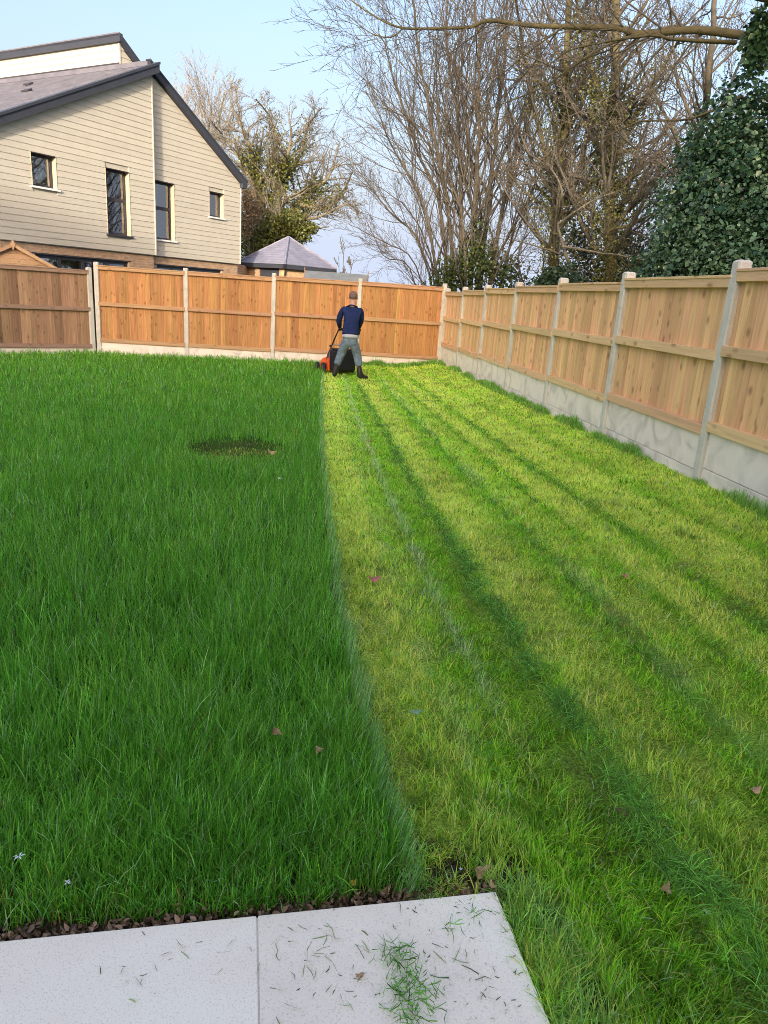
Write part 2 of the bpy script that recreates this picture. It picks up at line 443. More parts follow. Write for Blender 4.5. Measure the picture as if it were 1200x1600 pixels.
# patio slabs: joint runs at about 10 degrees
PA = np.array([-0.236, 1.355]); PB = np.array([0.355, 1.478])      # far edge of the corner slab
PU = (PB-PA)/np.linalg.norm(PB-PA); PV = np.array([PU[1], -PU[0]])  # PV points to the viewer
def patio_uv(x, y):
    dx = np.asarray(x)-PB[0]; dy = np.asarray(y)-PB[1]
    return dx*PU[0]+dy*PU[1], dx*PV[0]+dy*PV[1]

gx = np.arange(-11.0, 3.6, 0.08); gy = np.arange(-1.0, 18.4, 0.08)
GX, GY = np.meshgrid(gx, gy)
GZ = ground_z(GX, GY)
uu, vv = patio_uv(GX, GY)
GZ = np.where((uu < 0.02) & (vv > -0.02), -0.06, GZ)
dm = np.hypot((GX+1.46)/.47, (GY-6.75)/.54)
nxg, nyg = len(gx), len(gy)
idx = np.arange(nxg*nyg).reshape(nyg, nxg)
Fg = np.stack([idx[:-1, :-1], idx[:-1, 1:], idx[1:, 1:], idx[1:, :-1]], -1).reshape(-1, 4)

# the lawn's turf colour follows the mown / uncut areas
def mown_s(x, y):
    s = np.asarray(x)-edge_x(y)
    return s/(1+(6-np.asarray(y))*0.012)
C_LONG = np.array([0.12, 0.40, 0.035]); C_LONG2 = np.array([0.22, 0.52, 0.055])
C_YEL = np.array([0.75, 1.0, 0.15]); C_MID = np.array([0.36, 0.76, 0.045]); C_DARK = np.array([0.15, 0.36, 0.02]); C_BLUE = np.array([0.56, 0.82, 0.36])
def band(s, a, b, w=0.05): return sstep(a-w, a+w, s)*(1-sstep(b-w, b+w, s))
def mown_color(x, y, rows=1.0):
    """colour of the cut turf: mower passes, uncut ridges, rows of clippings"""
    s = mown_s(x + 0.05*(fnoise(np.asarray(x)*4, np.asarray(y)*2, 11)-.5) + 0.05*(fnoise(np.asarray(x)*13, np.asarray(y)*9, 15)-.5), y)
    nz = fnoise(np.asarray(x)*2.2, np.asarray(y)*1.6, 5); n2 = fnoise(np.asarray(x)*6, np.asarray(y)*5, 9)
    n3 = fnoise(np.asarray(x)*16, np.asarray(y)*11, 13)
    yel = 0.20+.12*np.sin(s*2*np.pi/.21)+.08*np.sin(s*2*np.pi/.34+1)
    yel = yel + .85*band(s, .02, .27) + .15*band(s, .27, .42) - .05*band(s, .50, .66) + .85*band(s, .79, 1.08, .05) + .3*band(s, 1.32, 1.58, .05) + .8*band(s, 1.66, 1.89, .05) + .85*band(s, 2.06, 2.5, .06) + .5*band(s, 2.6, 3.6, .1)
    far = sstep(1.5, 3.4, y)
    yel = yel*(.45+.55*far)
    yel = np.clip(yel*(0.55+.9*nz)+.9*(n2-.5)+1.2*(n3-.5)+.05, 0, 1)
    c = C_MID[None]*(1-yel[:, None]) + C_YEL[None]*yel[:, None]
    rough = sstep(.30, .58, n3*.55+n2*.45)
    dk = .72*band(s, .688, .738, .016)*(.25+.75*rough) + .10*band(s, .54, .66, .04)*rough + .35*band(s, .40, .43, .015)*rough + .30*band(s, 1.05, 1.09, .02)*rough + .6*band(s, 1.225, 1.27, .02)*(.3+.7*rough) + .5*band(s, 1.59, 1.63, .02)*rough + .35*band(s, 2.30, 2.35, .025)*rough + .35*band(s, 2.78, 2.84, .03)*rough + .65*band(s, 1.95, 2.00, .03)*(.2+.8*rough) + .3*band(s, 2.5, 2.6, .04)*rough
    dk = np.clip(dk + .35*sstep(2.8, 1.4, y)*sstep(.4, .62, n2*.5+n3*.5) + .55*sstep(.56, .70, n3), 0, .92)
    dk = dk*rows
    c = c*(1-dk[:, None]) + C_DARK[None]*dk[:, None]
    bl = .85*band(s, .452, .492, .016)*sstep(1.8, 3.0, y) + .45*band(s, 1.27, 1.36, .04)*sstep(.35, .6, nz) + .25*band(s, .27, .33, .03)*sstep(.5, .6, n2) + .5*band(s, -.1, .02, .02)  # last term paints the side-lit pale rim of the uncut edge
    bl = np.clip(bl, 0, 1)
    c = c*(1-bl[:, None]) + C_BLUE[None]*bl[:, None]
    return c
xr, yr = GX.ravel(), GY.ravel()
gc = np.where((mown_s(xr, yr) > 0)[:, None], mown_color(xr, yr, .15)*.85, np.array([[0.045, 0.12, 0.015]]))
gc = gc*(0.7+.6*fnoise(xr*3, yr*3, 21)[:, None])*(.55+.45*sstep(2.5, 6, yr))[:, None]  # darkened towards the patio: shade in gaps between blades, painted in
soilmask = sstep(.55, .75, fnoise(xr*5, yr*5, 31))*.5
uu, vv = patio_uv(xr, yr)
soilmask = np.maximum(soilmask, ((uu < .15) & (vv > -.22)).astype(float))
soilmask = np.maximum(soilmask, .2*(1-sstep(.9, 1.1, dm.ravel())))
gc = gc*(1-soilmask[:, None])+np.array([[.075, .058, .036]])*soilmask[:, None]
m, n, l, p = new_mat('turf'); a = N(n, 'ShaderNodeAttribute'); a.attribute_name = 'tint'
tc = N(n, 'ShaderNodeTexCoord'); nz = N(n, 'ShaderNodeTexNoise'); nz.inputs['Scale'].default_value = 110; nz.inputs['Detail'].default_value = 5; nz.inputs['Roughness'].default_value = .7; l.new(tc.outputs['Object'], nz.inputs['Vector'])
hs = N(n, 'ShaderNodeHueSaturation'); mr = N(n, 'ShaderNodeMapRange'); mr.inputs['From Min'].default_value = .32; mr.inputs['From Max'].default_value = .68; mr.inputs['To Min'].default_value = .2; mr.inputs['To Max'].default_value = 2.1; l.new(nz.outputs['Fac'], mr.inputs['Value'])
l.new(mr.outputs['Result'], hs.inputs['Value']); l.new(a.outputs['Color'], hs.inputs['Color']); l.new(hs.outputs['Color'], p.inputs['Base Color']); p.inputs['Roughness'].default_value = .9; p.inputs['Specular IOR Level'].default_value = .1
b = N(n, 'ShaderNodeBump'); b.inputs['Distance'].default_value = .02; l.new(nz.outputs['Fac'], b.inputs['Height']); l.new(b.outputs['Normal'], p.inputs['Normal'])
M['turf'] = m
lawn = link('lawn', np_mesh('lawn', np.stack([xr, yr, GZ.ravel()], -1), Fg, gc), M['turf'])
tag(lawn, 'lawn soil and turf of the fenced garden', kind='structure')
g = MB(); g.add([(-1500, -1500, -0.75), (1500, -1500, -0.75), (1500, 1500, -0.75), (-1500, 1500, -0.75)], [(0, 1, 2, 3)])
tag(g.build('ground', M['field']), 'open ground beyond the garden fences', kind='structure')

# ------------------------------------------------------------------ fences
def board_mesh(h, w=0.118, seed=0):
    """feather-edge board: wedge section, thick on one edge"""
    b = MB()
    b.prism([(-w/2, 0, 0), (w/2, 0, 0), (w/2, 0, h), (-w/2, 0, h)], (0, 0.001, 0))
    b = MB()
    x0, x1 = -w/2, w/2
    b.add([(x0, -.033, 0), (x1, -.005, 0), (x1, 0, 0), (x0, 0, 0), (x0, -.033, h), (x1, -.005, h), (x1, 0, h), (x0, 0, h)],
          [(0, 3, 2, 1), (4, 5, 6, 7), (0, 1, 5, 4), (1, 2, 6, 5), (2, 3, 7, 6), (3, 0, 4, 7)])
    return b.mesh('board')
def post_mesh(h, w=0.105, d=0.115, notch=False):
    b = MB(); c = 0.012
    prof = [(-w/2+c, -d/2), (w/2-c, -d/2), (w/2, -d/2+c), (w/2, d/2-c), (w/2-c, d/2), (-w/2+c, d/2), (-w/2, d/2-c), (-w/2, -d/2+c)]
    k = len(prof)
    vs = [(x, y, 0) for x, y in prof]+[(x, y, h-.016) for x, y in prof]+[(x*.7, y*.7, h) for x, y in prof]
    fs = [tuple(range(k-1, -1, -1))]+[(i, (i+1) % k, k+(i+1) % k, k+i) for i in range(k)]+[(k+i, k+(i+1) % k, 2*k+(i+1) % k, 2*k+i) for i in range(k)]+[tuple(2*k+i for i in range(k))]
    return b.add(vs, fs).mesh('post')

def fence(name, label, pts, tops, panel_h, n_grav, bmat, rmat, posts, seed, cap=True, dark=None):
    """pts run so that the garden lies on the local -y side"""
    rg = random.Random(seed)
    root = empty(name, (pts[0][0], pts[0][1], 0))
    tag(root, label, 'fence')
    bm_cache = {}
    ph = {}
    for i, (px, py) in enumerate(pts):
        if not posts[i]: continue
        bot = float(ground_z(px, py))-.12
        h = tops[i]-bot
        j = (i+1 if i < len(pts)-1 else i); jj = j-1
        rz = math.atan2(pts[j][1]-pts[jj][1], pts[j][0]-pts[jj][0])
        link('post', post_mesh(h), M['post'], root, (px-pts[0][0], py-pts[0][1], bot), (rg.uniform(-.006, .006), rg.uniform(-.006, .006), rz))
    for i in range(len(pts)-1):
        a = np.array(pts[i]); c = np.array(pts[i+1]); L = np.linalg.norm(c-a); rz = math.atan2(c[1]-a[1], c[0]-a[0])
        ptop = min(tops[i], tops[i+1]) - rg.uniform(.075, .095)
        pan = empty('panel', (a[0]-pts[0][0], a[1]-pts[0][1], 0), rz, root)
        wdt = L-0.075
        z1 = ptop; z0 = ptop-panel_h
        nb = int(round(wdt/0.098)); sp = wdt/nb
        key = round(panel_h, 3)
        if key not in bm_cache:
            bm_cache[key] = [board_mesh(panel_h-.055-.02*q, .122) for q in (0, .4, .8)]
            for q in bm_cache[key]: q.materials.append(bmat)
        for k in range(nb):
            o = link('board', rg.choice(bm_cache[key]), None, pan, (0.0375+sp*(k+.5)+rg.uniform(-.004, .004), .016+rg.uniform(-.003, .003), z0+.03+rg.uniform(0, .008)), (rg.uniform(-.004, .004), 0, rg.uniform(-.03, .03)))
        # rails: bottom, middle, top (capped)
        for kk, (rz0, hh, dd) in enumerate(((z0, .085, .05), (z0+panel_h*.485, .085, .055), (z1-.075, .075, .05))):
            MB().box(.03, L-.03, -dd-.012, -.004, rz0, rz0+hh).build('rail', rmat, pan, bevel=.004)
        MB().box(.03, L-.03, -.072, .03, z1-.002, z1+.02).build('capping', rmat, pan, bevel=.003)
        zt = z0-.004
        gb = min(float(ground_z(*a)), float(ground_z(*c)))-.1
        for q in range(n_grav):
            zb = zt-.30 if q < n_grav-1 else min(zt-.30, gb)
            mb = MB().box(.035, L-.035, -.028, .022, zb, zt)
            o = mb.build('gravel_board', M['gravel'], root, bevel=.006, loc=(a[0]-pts[0][0], a[1]-pts[0][1], 0), rot=(0, 0, rz))
            zt = zb-.004
    return root

FR = FENCE_R[:9]
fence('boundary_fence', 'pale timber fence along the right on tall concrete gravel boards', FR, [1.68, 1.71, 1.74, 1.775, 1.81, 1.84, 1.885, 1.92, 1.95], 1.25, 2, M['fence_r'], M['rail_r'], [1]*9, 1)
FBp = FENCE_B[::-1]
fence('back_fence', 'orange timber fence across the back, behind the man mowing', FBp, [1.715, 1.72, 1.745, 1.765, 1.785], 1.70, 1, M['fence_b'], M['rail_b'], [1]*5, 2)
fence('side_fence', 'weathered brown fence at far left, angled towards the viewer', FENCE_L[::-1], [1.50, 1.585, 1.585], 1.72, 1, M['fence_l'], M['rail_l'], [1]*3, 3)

# ------------------------------------------------------------------ patio
def slab(label, u0, u1, v0, v1):
    c = [PB + PU*a_ + PV*b_ for a_, b_ in ((u0, v0), (u1, v0), (u1, v1), (u0, v1))]
    s = MB().prism([(q[0], q[1], -.045) for q in c], (0, 0, .045)).build('paving_slab', M['slab'], bevel=.003)
    tag(s, label, 'paving slab', 'pale patio slabs')
W = .6037
slab('pale speckled patio slab strewn with grass clippings, at the lawn corner', -W, 0, 0, .9)
slab('pale patio slab left of the thin joint, nearly clean', -2*W-.0035, -W-.0035, 0, .9)
slab('pale patio slab cut off by the lower left picture corner', -3*W-.010, -2*W-.010, 0, .9)
c_ = [PB + PU*a_ + PV*b_ for a_, b_ in ((-W-.0045, .004), (-W+.001, .004), (-W+.001, .9), (-W-.0045, .9))]
tag(MB().prism([(q[0], q[1], -.04) for q in c_], (0, 0, .036)).build('paving_joint', M['post']), 'sand-filled joint between the two patio slabs', kind='structure')
# slabs of the next row lie outside the frame but carry on the patio
for i in range(3):
    c0 = -W*(i+1)-.005*i
    slab('pale patio slab of the row below the picture', c0, c0+W, .905, 1.805)

# ------------------------------------------------------------------ houses
AZ = math.radians(29)
HU = np.array([math.sin(AZ), math.cos(AZ), 0.]); HN = np.array([math.cos(AZ), -math.sin(AZ), 0.]); HC = np.array([-7.833, 24.0, 0.])
def W3(u, w, z): return HC + HU*u - HN*w + np.array([0, 0, z])     # w: into the house

house = empty('clad_house', tuple(HC[:2])+(-.75,))
tag(house, 'beige clapboard house with dark verges and tall windows behind the fence', 'house')
def hp(mb, name, m, parent=None, **kw):
    """build with world coordinates, then hang under the house"""
    o = mb.build(name, m, **kw)
    par = parent or house
    o.parent = par
    o.location = Vector(o.location) - world_loc(par)
    return o
def world_loc(o):
    v = Vector((0, 0, 0))
    while o: v += Vector(o.location); o = o.parent
    return v
ZB = 2.15                                   # bottom of the cladding
def verge_l(u): return 7.24 + .479*u         # top of the wall, front-left block
def verge_r(u): return 7.22 - .604*(u-.3)    # top of the wall, set-back block
WIN_L = [(-4.19, -3.44, 3.56, 4.39), (-1.83, -.965, 2.60, 4.41)]
WIN_R = [(.12, 1.02, 2.64, 4.39), (2.62, 3.34, 3.60, 4.42)]
UL, UR = -7.2, 4.23
PW = 0.19                                   # step between the blocks

def wall_strips(u0, u1, zb, top, wins, w, th=.22):
    mb = MB(); cuts = sorted({u0, u1, *[a for q in wins for a in q[:2] if u0 < a < u1]})
    def seg(ua, ub, za, ztop):
        mb.prism([W3(ua, w, za), W3(ub, w, za), W3(ub, w, ztop(ub)), W3(ua, w, ztop(ua))], -HN*th)
    for a_, b_ in zip(cuts[:-1], cuts[1:]):
        mid = (a_+b_)/2; q = [x for x in wins if x[0] < mid < x[1]]
        if q:
            seg(a_, b_, zb, lambda u, z=q[0][2]: z); seg(a_, b_, q[0][3], top)
        else: seg(a_, b_, zb, top)
    return mb
hp(wall_strips(UL, 0, ZB-.02, verge_l, WIN_L, .03), 'wall', M['clad'])
hp(wall_strips(.0, UR, ZB-.02, verge_r, WIN_R, PW+.03), 'wall', M['clad'])
# lapped boards
BH = .1605
def cladding(u0, u1, zb, top, inv, wins, w, ztop):
    z = zb
    while z < ztop:
        z1 = min(z+BH, ztop)
        def lim(zz):
            a_, b_ = u0, u1
            if inv == 'l': a_ = max(u0, (zz-7.24)/.479)
            else: b_ = min(u1, .3+(7.22-zz)/.604)
            return a_, b_
        (a0, b0), (a1, b1) = lim(z), lim(z1)
        if b0-a0 < .03: break
        b1 = max(b1, a1+.005)
        cuts = [(a0, b0, a1, b1)]
        for q in wins:
            if z1 > q[2]+.01 and z < q[3]-.01:
                nc = []
                for (p0, p1, p2, p3) in cuts:
                    if p0 < q[0] and p1 > q[1]: nc += [(p0, q[0], p2, q[0]), (q[1], p1, q[1], p3)]
                    elif p0 < q[1] < p1: nc += [(q[1], p1, q[1], p3)]
                    else: nc.append((p0, p1, p2, p3))
                cuts = nc
        zz0, zz1 = z, z1
        for p0, p1, p2, p3 in cuts:
            if p1-p0 < .02: continue
            mb = MB()
            mb.add([W3(p0, w-.006, zz0), W3(p1, w-.006, zz0), W3(p3, w+.010, zz1+.012), W3(p2, w+.010, zz1+.012),
                    W3(p0, w+.028, zz0), W3(p1, w+.028, zz0), W3(p3, w+.028, zz1+.012), W3(p2, w+.028, zz1+.012)],
                   [(0, 1, 2, 3), (4, 7, 6, 5), (0, 4, 5, 1), (1, 5, 6, 2), (2, 6, 7, 3), (3, 7, 4, 0)])
            hp(mb, 'cladding_board', M['clad'])
        z = z1
cladding(UL, -.004, ZB, verge_l, 'l', WIN_L, 0, 7.2)
cladding(.03, UR-.004, ZB, verge_r, 'r', WIN_R, PW, 7.2)
# corner trims, step wall
hp(MB().prism([W3(-.01, -.02, ZB), W3(.022, -.02, ZB), W3(.022, -.02, 7.22), W3(-.01, -.02, 7.2)], -HN*(PW+.05)), 'corner_trim', M['trim'])
hp(MB().prism([W3(UR-.01, PW-.02, ZB), W3(UR+.022, PW-.02, ZB), W3(UR+.022, PW-.02, 4.85), W3(UR-.01, PW-.02, 4.86)], -HN*.1), 'corner_trim', M['trim'])
# flank going back on the right and rear shell (closed house)
hp(MB().prism([W3(UR-.2, PW+.26, -.7), W3(UR-.2, PW+.26, 4.8), W3(UR-.2, 10, 4.8), W3(UR-.2, 10, -.7)], HU*.19), 'wall', M['clad'])
hp(MB().prism([W3(UL, 10, -.7), W3(UR, 10, -.7), W3(UR, 10, 4.8), W3(.6, 10, 7.2), W3(UL, 10, 3.7)], -HN*.2), 'wall', M['clad'])
hp(MB().prism([W3(UL, .26, -.7), W3(UL, .26, 3.7), W3(UL, 10, 3.7), W3(UL, 10, -.7)], HU*.2), 'wall', M['clad'])
# brick ground floor with dark folding doors
def brick_floor(u0, u1, w, d0, d1, dz):
    hp(wall_strips(u0, u1, -.74, lambda u: ZB-.03, [(d0, d1, -.74+.02, dz)], w+.09), 'brick_wall', M['brick'])
    dr = empty('folding_door', (0, 0, 0), 0, house)
    L = d1-d0; k = 4
    mb = MB()
    mb.prism([W3(d0, w+.17, dz-.10), W3(d1, w+.17, dz-.10), W3(d1, w+.17, dz), W3(d0, w+.17, dz)], -HN*.08)
    for i in range(k+1):
        uc = d0+L*i/k; hw = .05
        ua, ub = max(d0, uc-hw), min(d1, uc+hw)
        mb.prism([W3(ua, w+.168, -.70), W3(ub, w+.168, -.70), W3(ub, w+.168, dz-.1), W3(ua, w+.168, dz-.1)], -HN*.084)
    mb.prism([W3(d0, w+.172, -.72), W3(d1, w+.172, -.72), W3(d1, w+.172, -.60), W3(d0, w+.172, -.60)], -HN*.076)
    hp(mb, 'door_frame', M['anthracite'], dr)
    for i in range(k):
        ua, ub = d0+L*i/k+.05, d0+L*(i+1)/k-.05
        hp(MB().prism([W3(ua, w+.2, -.6), W3(ub, w+.2, -.6), W3(ub, w+.2, dz-.1), W3(ua, w+.2, dz-.1)], -HN*.012), 'pane', M['glass'], dr)
    hp(MB().prism([W3(d0-.1, w+.085, dz-.005), W3(d1+.1, w+.085, dz-.005), W3(d1+.1, w+.085, dz+.03), W3(d0-.1, w+.085, dz+.03)], -HN*.06), 'lintel', M['anthracite'], dr)
brick_floor(UL, -.02, 0, -4.2, -1.02, 1.87)
brick_floor(.02, UR-.04, PW, .28, 3.34, 1.87)
hp(MB().prism([W3(-.25, .3, -.7), W3(-.03, .3, -.7), W3(-.03, .3, ZB-.04), W3(-.25, .3, ZB-.04)], -HN*.3), 'brick_wall', M['brick'])
# windows: lit reveals, dark frames, panes, sills, rooms behind
def window(q, w, split=False, whitesill=True, darksill=False):
    u0, u1, z0, z1 = q
    wd = empty('window', (0, 0, 0), 0, house)
    rd = .20
    for (A_, B_) in (((u0, z0), (u0, z1)), ((u1, z0), (u1, z1))):
        uu_ = A_[0]; s = .012 if uu_ == u0 else -.012
        hp(MB().prism([W3(uu_, w-.009, z0), W3(uu_+s, w-.009, z0), W3(uu_+s, w-.009, z1), W3(uu_, w-.009, z1)], -HN*(rd+.017)), 'reveal', M['reveal'], wd)
    hp(MB().prism([W3(u0+.02, w-.02, z1-.02), W3(u1-.02, w-.02, z1-.02), W3(u1-.02, w-.02, z1), W3(u0+.02, w-.02, z1)], -HN*rd), 'reveal', M['frame'], wd)
    fw = .055; a_, b_, c_, d_ = u0+.02, u1-.02, z0+.02, z1-.02; fd = w+rd-.05
    mb = MB()
    for (p0, p1, q0, q1) in ((a_, a_+fw, c_, d_), (b_-fw, b_, c_, d_), (a_+fw, b_-fw, c_, c_+fw), (a_+fw, b_-fw, d_-fw, d_)):
        mb.prism([W3(p0, fd, q0), W3(p1, fd, q0), W3(p1, fd, q1), W3(p0, fd, q1)], -HN*.07)
    zs = None
    if split:
        zs = z0+(z1-z0)*.55
        mb.prism([W3(a_+fw, fd-.004, zs-.05), W3(b_-fw, fd-.004, zs-.05), W3(b_-fw, fd-.004, zs+.05), W3(a_+fw, fd-.004, zs+.05)], -HN*.07)
    hp(mb, 'window_frame', M['frame'], wd)
    for q0, q1 in ([(c_+fw, d_-fw)] if not split else [(c_+fw, zs-.05), (zs+.05, d_-fw)]):
        hp(MB().prism([W3(a_+fw, fd+.03, q0), W3(b_-fw, fd+.03, q0), W3(b_-fw, fd+.03, q1), W3(a_+fw, fd+.03, q1)], -HN*.012), 'pane', M['glass'], wd)
    hp(MB().prism([W3(u0-.05, w-.06, z0-.035), W3(u1+.05, w-.06, z0-.035), W3(u1+.05, w-.06, z0+.012), W3(u0-.05, w-.06, z0+.012)], -HN*(rd+.02)), 'window_sill', M['anthracite'] if darksill else M['whiteply'], wd)
    # room behind: back and side wall, plaster jamb
    r = MB()
    r.prism([W3(u0-.9, w+1.3, z0-.5), W3(u1+.9, w+1.3, z0-.5), W3(u1+.9, w+1.3, z1+.4), W3(u0-.9, w+1.3, z1+.4)], -HN*.05)
    r.prism([W3(u1+.55, w+.3, z0-.5), W3(u1+.55, w+1.28, z0-.5), W3(u1+.55, w+1.28, z1+.4), W3(u1+.55, w+.3, z1+.4)], HU*.05)
    r.prism([W3(u0-.9, w+.3, z0-.5), W3(u0-.9, w+1.28, z0-.5), W3(u0-.9, w+1.28, z1+.4), W3(u0-.9, w+.3, z1+.4)], HU*.05)
    r.prism([W3(u0-.8, w+.3, z0-.55), W3(u1+.5, w+.3, z0-.55), W3(u1+.5, w+1.28, z0-.55), W3(u0-.8, w+1.28, z0-.55)], (0, 0, .05))
    hp(r, 'room', M['room'], wd)
    hp(MB().prism([W3(u1-.02, w+.24, z0), W3(u1-.02, w+.42, z0), W3(u1-.02, w+.42, z1), W3(u1-.02, w+.24, z1)], HU*.03), 'plaster_jamb', M['whiteply'], wd)
window(WIN_L[0], 0); window(WIN_L[1], 0, True, darksill=True); window(WIN_R[0], PW, True); window(WIN_R[1], PW)

# roofs
def roof_courses(P0, eu, ed, nu, nd, step, th, name, m, parent):
    """P0 lower corner, eu unit along the eave, ed unit up the slope"""
    eu = np.array(eu); ed = np.array(ed); up = np.cross(eu, ed); up /= np.linalg.norm(up)
    if up[2] < 0: up = -up
    mb = MB(); k = int(nd/step)+1
    for i in range(k):
        a_ = P0+ed*step*i; e = min(step*1.12, nd-step*i)
        if e <= 0.01: break
        mb.add([a_+up*th, a_+eu*nu+up*th, a_+eu*nu+ed*e+up*.004, a_+ed*e+up*.004, a_, a_+eu*nu], [(0, 1, 2, 3), (4, 5, 1, 0)])
    return hp(mb, name, m, parent)
sl = math.atan(.479); e_d = HU*math.cos(sl)+np.array([0, 0, math.sin(sl)])
roofL = hp(MB().prism([W3(UL-.3, -.16, 7.46+.479*(UL-.3)), W3(.62, -.16, 7.46+.479*.62) if False else W3(.16, -.16, 7.46+.479*.16), W3(.16, 10.2, 7.46+.479*.16), W3(UL-.3, 10.2, 7.46+.479*(UL-.3))], (0, 0, -.16)), 'roof', M['tile'])
hp(MB().prism([W3(.16, 2.15, 7.40+.479*.16), W3(.70, 2.15, 7.40+.479*.70), W3(.70, 10.2, 7.40+.479*.70), W3(.16, 10.2, 7.40+.479*.16)], (0, 0, -.1)), 'roof_deck', M['tile'], roofL)
roof_courses(W3(UL-.3, -.14, 7.47+.479*(UL-.3)), -HN, e_d, 10.3, (7.46)/math.cos(sl), .20, .024, 'tile_courses', M['tile'], roofL)
roof_courses(W3(.16, 2.12, 7.47+.479*.16), -HN, e_d, 8.0, .5/math.cos(sl), .20, .024, 'tile_courses', M['tile'], roofL)
for (u_, w_) in ((-1.1, 4.2), (-2.3, 2.6)):
    hp(MB().prism([W3(u_, w_, 7.5+.479*u_), W3(u_+.16, w_, 7.5+.479*(u_+.16)), W3(u_+.16, w_+.32, 7.5+.479*(u_+.16)), W3(u_, w_+.32, 7.5+.479*u_)], (0, 0, .05)), 'roof_vent', M['frame'], roofL, bevel=.01)
# verge board, left block
def bargeboard(ua, za, ub, zb, w, h, th, name='bargeboard', m=None):
    return hp(MB().prism([W3(ua, w, za-h), W3(ub, w, zb-h), W3(ub, w, zb), W3(ua, w, za)], -HN*th), name, m or M['anthracite'])
vl = lambda u: 7.49+.479*u
bargeboard(UL-.3, vl(UL-.3), .16, vl(.16), -.19, .25, .20)
bargeboard(UL-.3, vl(UL-.3)+.03, .17, vl(.17)+.03, -.22, .07, .26, 'verge_trim')
# right block roof + verge
vr = lambda u: 7.47-.604*(u-.3)
roofR = hp(MB().prism([W3(.03, PW-.10, vr(.03)), W3(UR+.22, PW-.10, vr(UR+.22)), W3(UR+.22, 10.2, vr(UR+.22)), W3(.03, 10.2, vr(.03))], (0, 0, -.13)), 'roof', M['tile'])
bargeboard(.03, vr(.03)+.01, UR+.16, vr(UR+.16)+.01, PW-.13, .23, .12)
bargeboard(.03, vr(.03)+.035, UR+.24, vr(UR+.24)+.035, PW-.15, .06, .2, 'verge_trim')
hp(MB().prism([W3(UR-.03, PW-.14, vr(UR)-.36), W3(UR+.19, PW-.14, vr(UR)-.36), W3(UR+.19, PW-.14, vr(UR)-.10), W3(UR-.03, PW-.14, vr(UR)-.10)], -HN*.14), 'gutter_box', M['anthracite'])
# clerestory block standing above the left roof
UU = .66; WW = 2.10; ZT = 8.48
z = 7.70
k = 0
hp(MB().prism([W3(UU+.02, WW+.02, 7.2), W3(UU+.02, 10, 7.2), W3(UU+.02, 10, ZT), W3(UU+.02, WW+.02, ZT)], HU*.2), 'wall', M['clad'])
while z < ZT:
    z1 = min(z+BH*1.15, ZT)
    mb = MB(); mb.add([W3(UU-.006, WW, z), W3(UU-.006, 10, z), W3(UU+.01, 10, z1+.01), W3(UU+.01, WW, z1+.01), W3(UU+.02, WW, z), W3(UU+.02, 10, z), W3(UU+.02, 10, z1+.01), W3(UU+.02, WW, z1+.01)],
                      [(0, 1, 2, 3), (4, 7, 6, 5), (0, 4, 5, 1), (1, 5, 6, 2), (2, 6, 7, 3), (3, 7, 4, 0)])
    hp(mb, 'cladding_board', M['clad']); z = z1
vs_ = lambda u: ZT+.02-.72*(u-UU)
hp(MB().prism([W3(UU, WW, 7.2), W3(UU+2.0, WW, 7.0), W3(UU+2.0, WW, vs_(UU+2.0)-.1), W3(UU, WW, vs_(UU)-.1)], -HN*.2), 'wall', M['clad'])
z = 7.70
while z < ZT-.1:
    ub = UU+(ZT-.08-z)/.72; z1 = z+BH*1.15
    ub1 = max(UU+.01, UU+(ZT-.08-z1)/.72)
    mb = MB(); mb.add([W3(UU, WW-.02, z), W3(ub, WW-.02, z), W3(ub1, WW-.004, z1), W3(UU, WW-.004, z1)], [(0, 1, 2, 3)])
    mb = MB().prism([W3(UU, WW-.02, z), W3(ub, WW-.02, z), W3(ub1, WW-.004, z1), W3(UU, WW-.004, z1)], -HN*.018)
    hp(mb, 'cladding_board', M['clad']); z = z1
hp(MB().prism([W3(UU-.02, WW-.03, 7.7), W3(UU+.03, WW-.03, 7.7), W3(UU+.03, WW-.03, ZT), W3(UU-.02, WW-.03, ZT)], -HN*.04), 'corner_trim', M['trim'])
hp(MB().prism([W3(UU-.10, WW-.16, ZT-.03), W3(UU-.10, 10.2, ZT-.03), W3(UU-.10, 10.2, ZT+.19), W3(UU-.10, WW-.16, ZT+.19)], HU*.12), 'fascia', M['anthracite'])
hp(MB().prism([W3(UU-.08, WW-.15, ZT+.21), W3(UU+3.2, WW-.15, ZT+.21-.72*3.28), W3(UU+3.2, WW-.15, ZT-.72*3.28), W3(UU-.08, WW-.15, ZT)], -HN*.17), 'bargeboard', M['anthracite'])
hp(MB().prism([W3(UU-.1, WW-.14, ZT+.225), W3(UU+3.2, WW-.14, ZT+.225-.72*3.3), W3(UU+3.2, 10.2, ZT+.225-.72*3.3), W3(UU-.1, 10.2, ZT+.225)], (0, 0, -.1)), 'roof', M['tile'])
# lead flashing at the foot of the clerestory
hp(MB().prism([W3(UU-.03, WW-.02, 7.60+.479*UU-.14), W3(UU-.03, 10, 7.60+.479*UU-.14), W3(UU-.03, 10, 7.72+.479*UU-.14), W3(UU-.03, WW-.02, 7.72+.479*UU-.14)], HU*.03), 'flashing', M['frame'])

